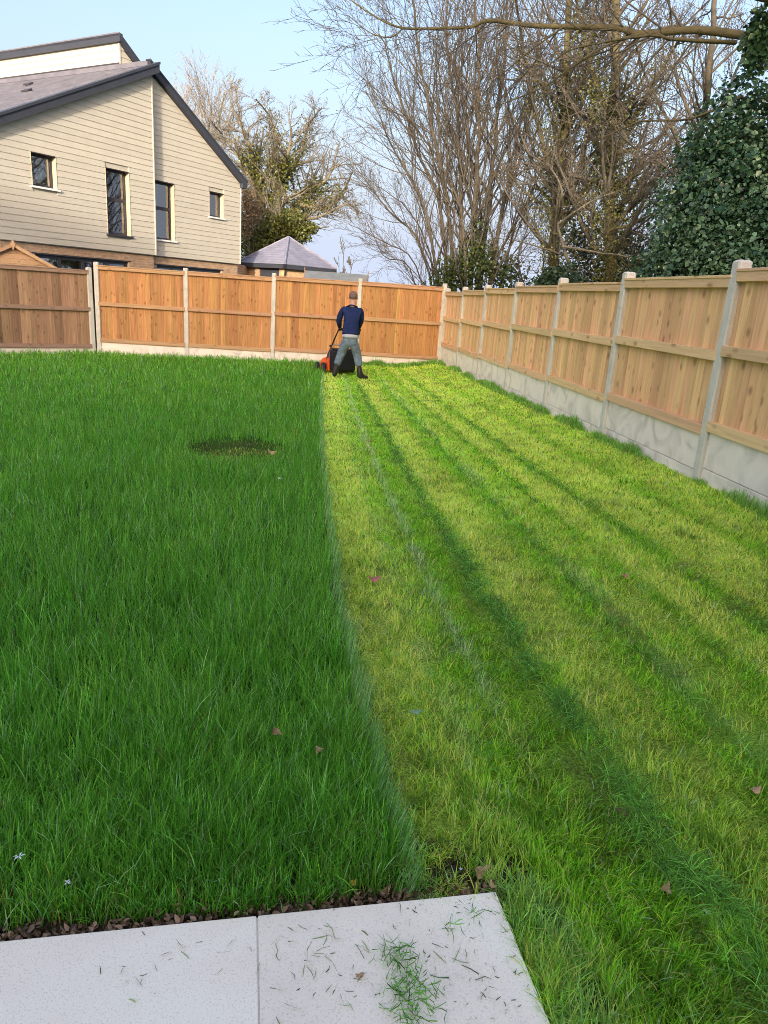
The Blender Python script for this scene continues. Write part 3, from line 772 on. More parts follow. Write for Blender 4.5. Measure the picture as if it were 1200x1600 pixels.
# ---- small brick building with a pyramid roof
oc = np.array([-4.33, 28.0, 0.]); ra = math.radians(40); ea = np.array([math.sin(ra), math.cos(ra), 0]); eb = np.array([-math.cos(ra), math.sin(ra), 0]); LO = 2.75; ZE = 2.27
ob = empty('garden_building', (oc[0], oc[1], -.75)); tag(ob, 'low brick building with grey pyramid roof beside the clad house', 'outbuilding')
def O3(a_, b_, z_): return oc+ea*a_+eb*b_+np.array([0, 0, z_])
i_ = .22
hp(MB().prism([O3(i_, i_, -.74), O3(LO-i_, i_, -.74), O3(LO-i_, i_, ZE-.1), O3(i_, i_, ZE-.1)], eb*.2), 'wall', M['brick2'], ob)
mbw = MB()
for (b0, b1, z0, z1) in ((i_+.2, .55, -.74, ZE-.1), (.55, 1.75, -.74, .9), (1.75, LO-i_, -.74, ZE-.1), (.55, 1.75, 2.14, ZE-.1)):
    mbw.prism([O3(i_, b0, z0), O3(i_, b1, z0), O3(i_, b1, z1), O3(i_, b0, z1)], ea*.2)
hp(mbw, 'wall', M['brick'], ob)
hp(MB().prism([O3(LO-i_-.2, i_+.2, -.74), O3(LO-i_-.2, LO-i_, -.74), O3(LO-i_-.2, LO-i_, ZE-.1), O3(LO-i_-.2, i_+.2, ZE-.1)], ea*.2), 'wall', M['brick2'], ob)
hp(MB().prism([O3(i_+.06, .55, .9), O3(i_+.06, 1.75, .9), O3(i_+.06, 1.75, 2.14), O3(i_+.06, .55, 2.14)], ea*.06), 'door', M['anthracite'], ob)
apex = O3(LO/2, LO/2, 3.30)
mbr = MB(); cs = [O3(0, 0, ZE), O3(LO, 0, ZE), O3(LO, LO, ZE), O3(0, LO, ZE)]
nc = 11
for k in range(4):
    A_, B_ = cs[k], cs[(k+1) % 4]
    for j in range(nc):
        t0, t1 = j/nc, min(1, (j+1.1)/nc)
        o_ = np.array([0, 0, .022])
        mbr.add([A_*(1-t0)+apex*t0+o_, B_*(1-t0)+apex*t0+o_, B_*(1-t1)+apex*t1+o_*.1, A_*(1-t1)+apex*t1+o_*.1, A_*(1-t0)+apex*t0-o_*.2, B_*(1-t0)+apex*t0-o_*.2], [(0, 1, 2, 3), (4, 5, 1, 0)])
rf = hp(mbr, 'roof', M['tile2'], ob)
for k in range(4):
    hp(MB().tube([cs[k]+np.array([0, 0, .03]), apex+np.array([0, 0, .04])], [.05, .05], 6), 'hip_tile', M['tile2'], rf)
mbf = MB()
for k in range(4):
    A_, B_ = cs[k], cs[(k+1) % 4]; mbf.prism([A_-np.array([0, 0, .16]), B_-np.array([0, 0, .16]), B_-np.array([0, 0, .01]), A_-np.array([0, 0, .01])], (apex-(A_+B_)/2)*np.array([.08, .08, 0]))
hp(mbf, 'fascia', M['anthracite'], ob)
hp(MB().tube([O3(.15, .12, ZE-.05), O3(.19, .19, 1.9), O3(.19, .19, -.7)], [.035]*3, 8), 'downpipe', M['frame'], ob)

hp(MB().prism([W3(UR-.05, PW+.15, -.74), O3(i_+.02, LO-i_-.05, -.74), O3(i_+.02, LO-i_-.05, ZE-.12), W3(UR-.05, PW+.15, ZE-.12)], np.array([-.1, .18, 0])), 'link_wall', M['brick'], ob)
# ---- sheds
def shed(name, label, c, rz, lx, ly, zr, ze, roofm):
    r = empty(name, (c[0], c[1], -.6), rz); tag(r, label, 'shed')
    z0 = .0; zr += .6; ze += .6
    hx, hy = lx/2, ly/2
    for s in (-1, 1):
        nb = int(ze/.12)
        for i in range(nb):
            MB().box(-hx, hx, s*hy-(.02 if s > 0 else 0), s*hy+(.02 if s < 0 else 0), .12*i, .12*i+.115).build('plank', M['shedwood'], r)
        zz = 0.0
        while zz < zr-.03:
            f0 = 1 if zz < ze else max(0, (zr-zz)/(zr-ze)); zt_ = zz+.115; f1 = 1 if zt_ < ze else max(0, (zr-zt_)/(zr-ze))
            x = s*hx
            MB().prism([(x, -hy*f0+.02, zz), (x, hy*f0-.02, zz), (x, max(hy*f1-.02, .001), zt_), (x, min(-hy*f1+.02, -.001), zt_)], (-s*.02, 0, 0)).build('plank', M['shedwood'], r)
            zz += .12
    ov = .1
    sl_ = (zr-ze)/hy
    for s in (-1, 1):
        MB().prism([(-hx-ov, 0, zr+.02), (hx+ov, 0, zr+.02), (hx+ov, s*(hy+ov), ze-ov*sl_+.02), (-hx-ov, s*(hy+ov), ze-ov*sl_+.02)], (0, 0, .025)).build('roof', roofm, r)
        for e in (-1, 1):
            x = e*(hx+ov)
            MB().prism([(x, 0, zr+.05), (x, s*(hy+ov), ze-ov*sl_+.05), (x, s*(hy+ov), ze-ov*sl_-.04), (x, 0, zr-.04)], (e*.02, 0, 0)).build('bargeboard', M['shedwood'], r)
    for e in (-1, 1):
        x = e*(hx+ov+.022)
        MB().prism([(x, 0, zr+.14), (x, .06, zr+.02), (x, 0, zr-.13), (x, -.06, zr+.02)], (e*.018, 0, 0)).build('finial', M['shedwood'], r)
    return r
shed('garden_shed', 'brown timber shed gable with diamond finial behind the left fence', (-10.13, 19.75), math.radians(-66), 2.2, 1.9, 2.0, 1.50, M['felt'])
shed('garden_shed', 'grey-green felt shed roof peeping over the fence beside the man', (-1.72, 20.2), math.radians(2), 1.45, 1.7, 1.87, 1.50, M['felt'])

# ---- the house behind the viewpoint, whose patio this is (it shades the garden)
hb = empty('home', (-2.5, -13.5, 0)); tag(hb, 'house behind the viewpoint that shades the whole garden', 'house')
mb = MB()
mb.box(-14, 9, -4.4, 4.0, -.5, 5.4)
ho = mb.build('wall', M['trim'], hb)
RZ = 10.3
MB().prism([(-14.3, 4.4, 5.2), (-14.3, 0, RZ), (-14.3, -4.8, 5.2)], (23.6, 0, 0)).build('roof', M['tile'], hb)

# ------------------------------------------------------------------ trees
def at(px, py, y):
    """a point at distance y seen in the photograph's direction (px, py)"""
    d = _F + _R*((px-600)/FPX) + _U*((800-py)/FPX)
    t = y/d.y
    return np.array([d.x*t, y, d.z*t+CAMZ])

class Tree:
    def __init__(s, seed): s.r = np.random.default_rng(seed); s.lines = {}; s.twl = {}; s.tips = []
    def put(s, store, pts, rad, k):
        pts = np.asarray(pts); store.setdefault((len(pts), k), []).append((pts, np.asarray(rad)))
    def limb(s, pts, r0, r1, k=7, sub=4, wob=.02):
        """resample a hand-placed limb smoothly with a bit of wander"""
        pts = np.asarray(pts, float); m = len(pts); t = np.linspace(0, m-1, (m-1)*sub+1); o = []
        for q in t:
            i = min(int(q), m-2); f = q-i
            p0 = pts[max(i-1, 0)]; p1 = pts[i]; p2 = pts[i+1]; p3 = pts[min(i+2, m-1)]
            o.append(.5*((2*p1)+(-p0+p2)*f+(2*p0-5*p1+4*p2-p3)*f*f+(-p0+3*p1-3*p2+p3)*f**3))
        o = np.array(o); L = np.linalg.norm(o[-1]-o[0])
        o[1:] += s.r.normal(0, wob*L/len(o)*2, (len(o)-1, 3))
        rad = r0+(r1-r0)*np.linspace(0, 1, len(o))**.8
        s.put(s.lines, o, rad, k)
        return o, rad
    def grow(s, p, d, L, r, lev, maxlev, par):
        g = s.r; nseg = par['seg'][lev]
        d = d/np.linalg.norm(d); pts = [p]; dirs = []
        for i in range(nseg):
            d = d + g.normal(0, par['wob'][lev], 3) + np.array([0, 0, par['up'][lev]])/nseg
            d /= np.linalg.norm(d); pts.append(pts[-1]+d*L/nseg); dirs.append(d)
        rad = r*np.linspace(1, .35 if lev < maxlev else .45, nseg+1)
        s.put(s.lines if lev <= par.get('trunklev', 0) else s.twl, pts, rad, 5 if lev == 0 else (4 if lev == 1 and r > .012 else 3))
        if lev == maxlev: s.tips.append(pts[-1]); return
        s.kids(np.array(pts), rad, L, lev+1, maxlev, par)
    def kids(s, pts, rad, L, lev, maxlev, par, t0=None, n=None):
        g = s.r; n = n if n is not None else par['n'][lev]; m = len(pts)-1
        lo = par['t0'][lev] if t0 is None else t0
        for j in range(n):
            t = lo+(1-lo)*(j+g.random())/n; q = t*m; i = min(int(q), m-1); f = q-i
            p = pts[i]*(1-f)+pts[i+1]*f; d = pts[i+1]-pts[i]; d = d/(np.linalg.norm(d)+1e-9)
            a = g.normal(0, 1, 3); a -= d*(a@d); a /= np.linalg.norm(a)+1e-9
            an = par['ang'][lev]*g.uniform(.6, 1.25)
            dd = d*math.cos(an)+a*math.sin(an)
            ll = par['len'][lev]*L*g.uniform(.6, 1.15)*(1.12-.5*t)
            rr = np.interp(q, range(m+1), rad)*par['rr'][lev]
            s.grow(p, dd, ll, max(rr, par['rmin']), lev, maxlev, par)
    def meshes(s, store, name):
        Vs, Fs, b = [], [], 0
        for (m, k), lst in store.items():
            P = np.array([q[0] for q in lst]); Rr = np.array([q[1] for q in lst])
            V, Fq = tube_arrays(P, Rr, k); Vs.append(V); Fs.append(Fq+b); b += len(V)
        return np_mesh(name, np.concatenate(Vs), np.concatenate(Fs))
    def build(s, name, label, cat, bark, twig, base, group=None):
        root = empty(name, tuple(base)); tag(root, label, cat, group)
        for st, nm, m in ((s.lines, 'trunk', bark), (s.twl, 'crown', twig)):
            if st:
                o = link(nm, s.meshes(st, nm), m, root); o.location = -Vector(base)
        return root

LEAF5 = np.array([(0, 0, 0), (.42, .28, .06), (.30, .75, .02), (0, 1.05, -.10), (-.30, .75, .02), (-.42, .28, .06)])
def leaves(P, size, colA, colB, rg, up=0.4, normals=None, shape=LEAF5, colmix=None):
    """leaf blades at P with random orientation; returns V, F, C"""
    n = len(P); sz = size*rg.uniform(.6, 1.3, n)
    nr = rg.normal(0, 1, (n, 3)); nr /= np.linalg.norm(nr, axis=1, keepdims=True)
    if normals is not None: nr = nr*.75+normals
    nr[:, 2] += up; nr /= np.linalg.norm(nr, axis=1, keepdims=True)
    t = rg.normal(0, 1, (n, 3)); t[:, 2] -= .8; t -= nr*np.sum(t*nr, 1, keepdims=True); t /= np.linalg.norm(t, axis=1, keepdims=True)
    b = np.cross(nr, t)
    S = shape*1.0
    V = P[:, None, :]+sz[:, None, None]*(b[:, None, :]*S[None, :, 0:1]+t[:, None, :]*S[None, :, 1:2]+nr[:, None, :]*S[None, :, 2:3])
    k = len(S)
    tri = np.array([(0, 1, 2), (0, 2, 3), (0, 3, 4), (0, 4, 5)]) if k == 6 else np.array([(0, 1, 2), (0, 2, 3)])
    F = (np.arange(n)*k)[:, None, None]+tri[None]
    mix = rg.random(n) if colmix is None else np.clip(colmix+rg.normal(0, .2, n), 0, 1)
    c = np.array(colA)[None]*(1-mix[:, None])+np.array(colB)[None]*mix[:, None]
    c = c*rg.uniform(.75, 1.25, (n, 1))
    C = np.repeat(c, k, 0)
    return V.reshape(-1, 3), F.reshape(-1, 3), C
def leaf_obj(name, parent, parts, m=None, stuff=True):
    V, F, C, b = [], [], [], 0
    for v, f, c in parts: V.append(v); F.append(f+b); C.append(c); b += len(v)
    o = link(name, np_mesh(name, np.concatenate(V), np.concatenate(F), np.concatenate(C), smooth=False), m or M['leaf'], parent)
    if parent: o.location = -world_loc(parent)
    if stuff: o['kind'] = 'stuff'
    return o
def along(pts, n, spread, rg, rad=None):
    pts = np.asarray(pts); seg = np.linalg.norm(np.diff(pts, axis=0), axis=1); cum = np.concatenate([[0], np.cumsum(seg)])
    q = rg.random(n)*cum[-1]; P = np.stack([np.interp(q, cum, pts[:, i]) for i in range(3)], -1)
    if rad is None: return P+rg.normal(0, spread, (n, 3))
    t = q/cum[-1]; s = np.interp(t, np.linspace(0, 1, len(rad)), rad)
    return P+rg.normal(0, 1, (n, 3))*s[:, None]*np.array([1, 1, 1.3])
def clumps(centres, radii, n, rg, shell=.55):
    c = np.asarray(centres); r = np.asarray(radii); w = (r[:, 0]*r[:, 1]*r[:, 2])**(2/3); w = w/w.sum()
    i = rg.choice(len(c), n, p=w); d = rg.normal(0, 1, (n, 3)); d /= np.linalg.norm(d, axis=1, keepdims=True)
    rad = shell+(1-shell)*rg.random(n)**.6
    return c[i]+d*r[i]*rad[:, None], d

def bare(lens=(.55, .5, .45), n=(0, 9, 6, 5), ang=(0, .6, .6, .6), seg=(6, 5, 3, 2), wob=(.08, .10, .12, .15), up=(.2, .35, .25, .1), t0=(0, .25, .2, .15), rmin=.0045, rr=(1, .45, .5, .6)):
    return dict(len=(1,)+tuple(lens), n=n, ang=ang, seg=seg, wob=wob, up=up, t0=t0, rmin=rmin, rr=rr)

# many-stemmed bare tree in the middle
Y0 = 23.5
tr = Tree(11)
stems = [
    ([(702, 452), (660, 390), (610, 330), (556, 262)], .055, .012, 23.2), ([(708, 452), (668, 340), (620, 240), (572, 140)], .065, .012, 23.0),
    ([(712, 452), (690, 340), (650, 230), (612, 110), (590, 40)], .08, .012, 23.8), ([(720, 452), (700, 330), (676, 200), (655, 80), (640, -40)], .085, .014, 23.4),
    ([(727, 452), (722, 330), (715, 200), (700, 70), (700, -70)], .10, .016, 23.7), ([(738, 452), (742, 320), (748, 180), (745, 60), (738, -90)], .11, .018, 23.2),
    ([(748, 452), (762, 330), (778, 190), (790, 60), (796, -80)], .10, .018, 23.9), ([(760, 452), (782, 340), (815, 220), (840, 90), (850, -60)], .09, .016, 23.5),
    ([(694, 452), (650, 415), (598, 378), (548, 352)], .032, .008, 22.6), ([(682, 452), (640, 420), (600, 400), (566, 330)], .03, .007, 23.9),
    ([(772, 452), (800, 370), (835, 290), (880, 200)], .06, .012, 24.2), ([(700, 452), (672, 400), (640, 330), (590, 290)], .04, .009, 24.4),
    ([(733, 452), (725, 360), (690, 260), (640, 190), (600, 170)], .06, .01, 22.9), ([(744, 452), (752, 340), (730, 220), (720, 110), (725, 0)], .07, .012, 24.3)]
P1 = bare()
for q, r0, r1, y in stems:
    pts = [at(x, yy, y+.35*(i-1)*(1 if k_ % 2 else -1)) for i, (x, yy) in enumerate(q) for k_ in [int(y*10)]]
    pts[0][2] = min(pts[0][2], -.3)
    o, rad = tr.limb(pts, r0, r1, 6, 4)
    L = np.linalg.norm(o[-1]-o[0])
    pp = dict(P1); pp['len'] = (1, .34, .5, .45)
    tr.kids(o, rad, L, 1, 3, pp, t0=.12, n=int(15*L/5)+6)
base = at(735, 452, Y0); base[2] = -.75
t1 = tr.build('bare_tree', 'many-stemmed bare tree fanning up behind the fence corner', 'tree', M['bark'], M['twig'], base)
rg = np.random.default_rng(5)
pts_, nn_ = clumps([at(705, 430, 23), at(735, 415, 23), at(770, 420, 23.5), at(800, 430, 24), at(745, 380, 23.3), at(690, 445, 22.6)], [(.7, .6, .6), (.7, .6, .8), (.8, .6, .9), (.7, .6, .6), (.45, .5, 1.1), (.6, .5, .3)], 3800, rg, .1)
leaf_obj('ivy', t1, [leaves(pts_, .085, (.035, .06, .02), (.10, .13, .035), rg)])
# loose shoots of the tree's base: buds on twig tips
tp = np.array(tr.tips); tp = tp[rg.choice(len(tp), min(6000, len(tp)), replace=False)]
leaf_obj('buds', t1, [leaves(tp, .026, (.13, .085, .05), (.20, .14, .08), rg)])

# trunk trees to the right of it, partly clothed in ivy
def trunk_tree(name, label, seed, stems, par, base_px, y, bark, twig, ivy=None, nk=1.0, ivycol=((.12, .13, .02), (.30, .28, .05))):
    tr = Tree(seed); rg = np.random.default_rng(seed+50); lims = []
    for q, r0, r1, yy in stems:
        pts = [at(x, py, yy+.3*i*((-1)**i)) for i, (x, py) in enumerate(q)]
        o, rad = tr.limb(pts, r0, r1, 7, 5); L = np.linalg.norm(o[-1]-o[0]); lims.append((o, rad))
        tr.kids(o, rad, L, 1, 3, par, t0=.1, n=int((9*L/4+4)*nk))
    b = at(*base_px, y); b[2] = -.75
    root = tr.build(name, label, 'tree', bark, twig, b)
    parts = []
    if ivy:
        for (li, n, sp, sz) in ivy:
            o, rad = lims[li]
            m_ = max(3, int(len(o)*.75))
            parts.append(leaves(along(o[:m_], n, sp, rg), sz, *ivycol, rg))
        leaf_obj('ivy', root, parts)
    tp = np.array(tr.tips)
    if len(tp) > 50:
        tp = tp[rg.choice(len(tp), min(5000, len(tp)), replace=False)]
        leaf_obj('buds', root, [leaves(tp, .024, (.13, .09, .04), (.22, .17, .07), rg)])
    return root, lims
P2 = dict(bare()); P2['len'] = (1, .36, .5, .45); P2['ang'] = (0, .8, .7, .7); P2['n'] = (0, 11, 7, 5)
trunk_tree('ivy_clad_tree', 'tall bare tree with olive ivy-covered trunk, next to the many-stemmed one', 21,
           [([(862, 455), (868, 330), (878, 200), (886, 80), (890, -120)], .16, .06, 21.0), ([(872, 300), (840, 190), (815, 70), (800, -60)], .08, .02, 21.2),
            ([(878, 220), (915, 120), (950, 20), (965, -80)], .07, .02, 20.8), ([(866, 350), (920, 290), (985, 250), (1045, 235)], .05, .012, 20.5),
            ([(868, 330), (820, 300), (780, 250), (750, 200)], .04, .01, 21.4)], P2, (862, 455), 21, M['bark_green'], M['twig'], ivy=[(0, 7000, .26, .05), (1, 1500, .2, .045), (2, 1500, .2, .045), (3, 700, .2, .04)], nk=1.9, ivycol=((.08, .09, .02), (.21, .21, .045)))
trunk_tree('ivy_clad_tree', 'thick dark ivy-clad tree trunk rising behind the middle of the right fence', 22,
           [([(958, 455), (952, 340), (955, 220), (962, 100), (955, -120)], .18, .08, 19.0), ([(955, 260), (1000, 170), (1045, 90), (1085, 30)], .07, .015, 19.0),
            ([(957, 200), (925, 110), (905, 20), (890, -60)], .08, .02, 19.3), ([(953, 330), (1000, 300), (1050, 250), (1100, 190)], .05, .01, 18.6),
            ([(953, 360), (1010, 340), (1060, 300), (1090, 280)], .04, .01, 18.2), ([(952, 380), (910, 330), (880, 280), (860, 240)], .04, .01, 19.6), ([(962, 120), (1010, 60), (1060, 40), (1120, 60)], .05, .01, 19.2)], P2, (958, 455), 19, M['bark_green'], M['twig'], ivy=[(0, 8500, .28, .05), (1, 1600, .2, .045), (2, 1500, .2, .045), (3, 800, .2, .04), (5, 700, .2, .04)], nk=1.8, ivycol=((.06, .075, .018), (.19, .19, .045)))
P3 = dict(bare()); P3['len'] = (1, .4, .5, .45); P3['ang'] = (0, .9, .8, .8); P3['n'] = (0, 8, 5, 4); P3['wob'] = (.1, .16, .18, .2)
trunk_tree('bare_tree', 'small crooked bare tree with pale grey stem just behind the right fence', 23,
           [([(905, 455), (885, 400), (872, 350), (878, 300), (860, 260)], .055, .015, 17.5), ([(880, 385), (940, 395), (1000, 405), (1040, 410)], .03, .01, 17.2),
            ([(872, 350), (915, 320), (960, 300), (1010, 290)], .03, .008, 17.8), ([(885, 400), (840, 385), (800, 375), (770, 372)], .025, .006, 17.6)], P3, (905, 455), 17.5, M['bark_pale'], M['twig_pale'], nk=1.0)
trunk_tree('bare_tree', 'slender bare tree leaning over the dark evergreen at upper right', 25,
           [([(1075, 455), (1085, 330), (1095, 220), (1110, 90), (1120, -80)], .09, .04, 15.5), ([(1088, 300), (1050, 200), (1010, 120), (980, 30)], .045, .01, 15.5), ([(1090, 260), (1130, 160), (1165, 80), (1200, 0)], .045, .01, 15.8),
            ([(1095, 220), (1060, 130), (1050, 40), (1040, -40)], .04, .01, 15.2), ([(1087, 320), (1040, 260), (990, 230), (950, 190)], .035, .008, 15.7)], P2, (1075, 455), 15.5, M['bark'], M['twig'], nk=1.5)
# brown thicket of twigs low down behind the right fence
trunk_tree('thicket', 'brown twiggy thicket low behind the right fence, below the tall trunks', 24,
           [([(840, 455), (850, 400), (835, 340), (850, 300)], .03, .01, 22), ([(930, 455), (935, 390), (920, 320), (905, 270)], .03, .01, 20.5), ([(985, 455), (1000, 380), (1015, 310), (1040, 270)], .03, .01, 19.5),
            ([(1010, 455), (985, 390), (990, 320), (970, 270)], .03, .01, 20), ([(820, 455), (810, 400), (825, 350), (815, 310)], .03, .01, 22), ([(1030, 440), (1030, 380), (1060, 320), (1075, 270)], .03, .01, 18)], P3, (930, 455), 20.5, M['bark'], M['twig'], nk=3.2)

# overhanging limb from a tree beyond the right fence
tr = Tree(31)
rg = np.random.default_rng(31)
trunk = [np.array([6.6, 9.4, -.7]), np.array([6.5, 9.4, 2.5]), at(1290, 30, 9.6), at(1262, -60, 9.7), np.array([6.3, 9.8, 9.0])]
tr.limb(trunk, .24, .12, 9, 4)
l1, r1 = tr.limb([at(1290, 72, 9.6), at(1190, 60, 9.9), at(1090, 47, 10.2), at(1000, 53, 10.4), at(965, 44, 10.5), at(900, 42, 10.6), at(830, 40, 10.7), at(765, 32, 10.8), at(735, 42, 10.85), at(690, 44, 10.9), at(630, 44, 11.0), at(590, 28, 11.1), at(548, 0, 11.2)], .060, .008, 7, 4, .004)
l2, r2 = tr.limb([at(630, 44, 11.0), at(610, 58, 11.0), at(580, 52, 11.1), at(545, 25, 11.2)], .012, .004, 5, 4, .01)
l3, r3 = tr.limb([at(1000, 53, 10.4), at(950, 70, 10.2), at(900, 100, 10.1), at(850, 135, 10.1), at(790, 160, 10.2), at(730, 182, 10.3)], .024, .004, 5, 4, .01)
l4, r4 = tr.limb([at(1150, 66, 10.0), at(1060, 62, 9.8), at(1010, 56, 9.7), at(900, 75, 9.6), at(860, 100, 9.6)], .03, .006, 5, 4, .008)
l5, r5 = tr.limb([at(880, 42, 10.6), at(820, 85, 10.7), at(780, 120, 10.8), at(740, 140, 10.9)], .014, .003, 5, 4, .01)
l6, r6 = tr.limb([at(1290, -10, 9.6), at(1200, -5, 9.3), at(1160, -20, 9.2)], .07, .05, 7, 4, .004)
l7, r7 = tr.limb([at(1160, 150, 9.8), at(1080, 185, 9.9), at(1000, 190, 10.0), at(940, 215, 10.2), at(860, 228, 10.3)], .02, .004, 5, 4, .012)
P4 = dict(bare()); P4['len'] = (1, .16, .55, .5); P4['n'] = (0, 10, 4, 3); P4['ang'] = (0, .75, .6, .6); P4['rmin'] = .0036; P4['up'] = (.1, .25, .15, .1); P4['wob'] = (.05, .16, .18, .2); P4['rr'] = (1, .3, .5, .6)
for o, r, n in ((l1, r1, 44), (l2, r2, 10), (l3, r3, 14), (l4, r4, 12), (l5, r5, 9), (l7, r7, 12)):
    pp = dict(P4); L = np.linalg.norm(o[-1]-o[0]); pp['len'] = (1, 1.25/L*1.2, .55, .5)
    tr.kids(o, r, L, 1, 3, pp, t0=.15, n=n)
ot = tr.build('overhanging_tree', 'long bare limb reaching in from the right across the sky', 'tree', M['bark_green'], M['twig'], (6.6, 9.4, -.7))
ip, idr = clumps([at(1195, 55, 9.5), at(1185, 85, 9.5), at(1190, 30, 9.6), at(1170, 62, 9.6)], [(.16, .25, .2), (.15, .25, .2), (.12, .2, .15), (.1, .15, .1)], 900, rg, .2)
leaf_obj('ivy', ot, [leaves(ip, .06, (.015, .05, .02), (.08, .16, .06), rg, .1)])

# evergreen mass on the right
rg = np.random.default_rng(41)
ev = empty('evergreen_tree', (5.6, 10.2, -.75)); tag(ev, 'dark glossy ivy-leaved evergreen filling the right edge above the fence', 'tree')
cen = []; rad = []
def blob(px, py, y, r, sq=(1, .8, 1)):
    cen.append(at(px, py, y)); rad.append((r*sq[0], r*sq[1], r*sq[2]))
for q in [(1180, 190, 10.0, .62), (1228, 195, 10.3, .5), (1145, 225, 9.9, .48), (1200, 260, 9.6, .75), (1120, 275, 9.8, .5), (1160, 320, 9.4, .7), (1230, 330, 9.6, .9), (1100, 345, 9.5, .55), (1075, 385, 9.6, .45),
          (1140, 390, 9.2, .62), (1210, 410, 9.0, .8), (1055, 425, 9.6, .42), (1100, 430, 9.2, .5), (1160, 440, 9.0, .6), (1030, 440, 9.8, .34), (1110, 220, 10.2, .3), (1075, 310, 10.0, .33), (1230, 480, 8.8, .8), (1120, 500, 9.2, .7), (1050, 500, 9.7, .5)]: blob(*q)
cen = np.array(cen); rad = np.array(rad)
ns = 1250
SP, sd = clumps(cen, rad, ns, rg, .70)
SP = SP+sd*np.minimum(rg.exponential(.07, ns), .35)[:, None]
pe = []
per = 34
off = rg.normal(0, 1, (ns, per, 3))
off -= sd[:, None, :]*np.sum(off*sd[:, None, :], 2, keepdims=True)*.72       # flattened sprays lying on the mass
ssz = rg.uniform(.07, .19, ns)
pos = SP[:, None, :]+off*ssz[:, None, None]
pos[:, :, 2] -= .35*np.linalg.norm(off[:, :, :2], axis=2)*ssz[:, None]           # drooping rims
pos = pos.reshape(-1, 3); dd = np.repeat(sd, per, 0)
tone = np.repeat(rg.random(ns), per)
hf_ = rg.random(len(pos)) < .6
pe = [leaves(pos[q_], sz_, (.018, .065, .026), (.16, .28, .14), rg, .35, normals=dd[q_]*.7, colmix=np.clip(tone[q_]*.9, 0, 1)) for q_, sz_ in ((hf_, .036), (~hf_, .064))]
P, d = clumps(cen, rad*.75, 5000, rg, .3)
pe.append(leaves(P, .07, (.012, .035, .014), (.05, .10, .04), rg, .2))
leaf_obj('crown', ev, pe, M['gloss'])
et = Tree(42)
for q in cen[:16]:
    b0 = np.array([5.6, 10.2, -.7]); mid = (b0+q)/2+np.array([0, 0, .5])
    et.limb([b0, mid, q], .05, .01, 5, 3, .02)
o = link('trunk', et.meshes(et.lines, 'trunk'), M['bark'], ev); o.location = -world_loc(ev)
# smaller evergreen shrub over the fence
def shrub(label, cs, rs, n, sz, ca, cb, seed, name='evergreen_shrub', sh=.3):
    rg = np.random.default_rng(seed); c = np.array(cs); r = np.array(rs)
    b = c.mean(0).copy(); b[2] = -.75
    root = empty(name, tuple(b)); tag(root, label, 'shrub')
    P, d = clumps(c, r, n, rg, sh); leaf_obj('foliage', root, [leaves(P, sz, ca, cb, rg, .3, normals=d*.5)])
    t = Tree(seed)
    for q in c: t.limb([b, (b+q)/2+rg.normal(0, .05, 3), q], .03, .008, 5, 3, .02)
    o = link('stem', t.meshes(t.lines, 'stem'), M['bark'], root); o.location = -world_loc(root)
    return root
shrub('small dark green shrub showing over the far part of the right fence', [at(865, 432, 14.6), at(885, 425, 14.8), at(845, 440, 14.6), at(900, 440, 14.5), at(870, 460, 14.6)], [(.24, .2, .2), (.22, .2, .24), (.2, .2, .15), (.2, .2, .15), (.4, .3, .4)], 2600, .05, (.02, .05, .02), (.08, .13, .06), 61)
shrub('dark evergreen scrub between the bare trunks, behind the shrub', [at(900, 370, 20), at(915, 400, 20), at(985, 420, 19.5), at(1010, 400, 19), at(975, 380, 20), at(940, 430, 20), at(900, 440, 20), at(1000, 440, 18.5)], [(.5, .4, .6), (.45, .4, .5), (.6, .5, .4), (.5, .4, .6), (.4, .4, .5), (.7, .5, .5), (.8, .5, .4), (.7, .5, .5)], 5200, .075, (.02, .035, .016), (.09, .10, .05), 62, sh=.1)

# ivy-clad tree behind the clad house
YB = 40.0
P5 = dict(bare()); P5['rmin'] = .010; P5['len'] = (1, .36, .55, .5); P5['n'] = (0, 9, 5, 4); P5['ang'] = (0, .8, .7, .7); P5['wob'] = (.1, .18, .2, .2); P5['up'] = (.2, .1, .2, .1)
ty, lims = trunk_tree('ivy_clad_tree', 'gnarled sunlit tree wrapped in ivy between the house and the grey pyramid roof', 71,
    [([(405, 440), (408, 350), (402, 280), (385, 215), (362, 165)], .26, .05, YB), ([(425, 440), (433, 340), (437, 280), (452, 235), (455, 198)], .22, .05, YB-.5),
     ([(440, 440), (462, 345), (476, 305), (512, 278), (530, 225)], .22, .04, YB+.5), ([(402, 290), (430, 240), (425, 190), (400, 155)], .10, .03, YB), ([(470, 320), (510, 325), (535, 300), (550, 270)], .12, .03, YB),
     ([(462, 345), (500, 338), (540, 320), (560, 330)], .10, .03, YB-.6), ([(435, 300), (470, 240), (480, 200), (500, 170)], .10, .03, YB+.6), ([(403, 300), (375, 250), (350, 215), (330, 190)], .10, .03, YB+.4), ([(408, 360), (390, 330), (370, 310), (345, 290)], .08, .02, YB)],
    P5, (425, 440), YB, M['bark_pale'], M['twig_pale'], ivy=[(0, 4200, .34, .10), (1, 4600, .32, .10), (2, 2800, .30, .10), (6, 900, .25, .09), (3, 900, .25, .09), (4, 800, .22, .09)], nk=1.9, ivycol=((.05, .07, .018), (.20, .20, .04)))
shrub('mixed green bush below the ivy-clad tree, right of the house corner', [at(400, 365, 38), at(430, 360, 38), at(455, 350, 38), at(395, 385, 37.5), at(470, 365, 38), at(485, 355, 38), at(425, 395, 38)], [(.9, .8, .7), (1.0, .8, .8), (.8, .8, .8), (.9, .8, .7), (.6, .6, .5), (.5, .5, .3), (1.4, .9, .6)], 9000, .11, (.045, .065, .018), (.20, .20, .045), 72, name='bush', sh=.2)
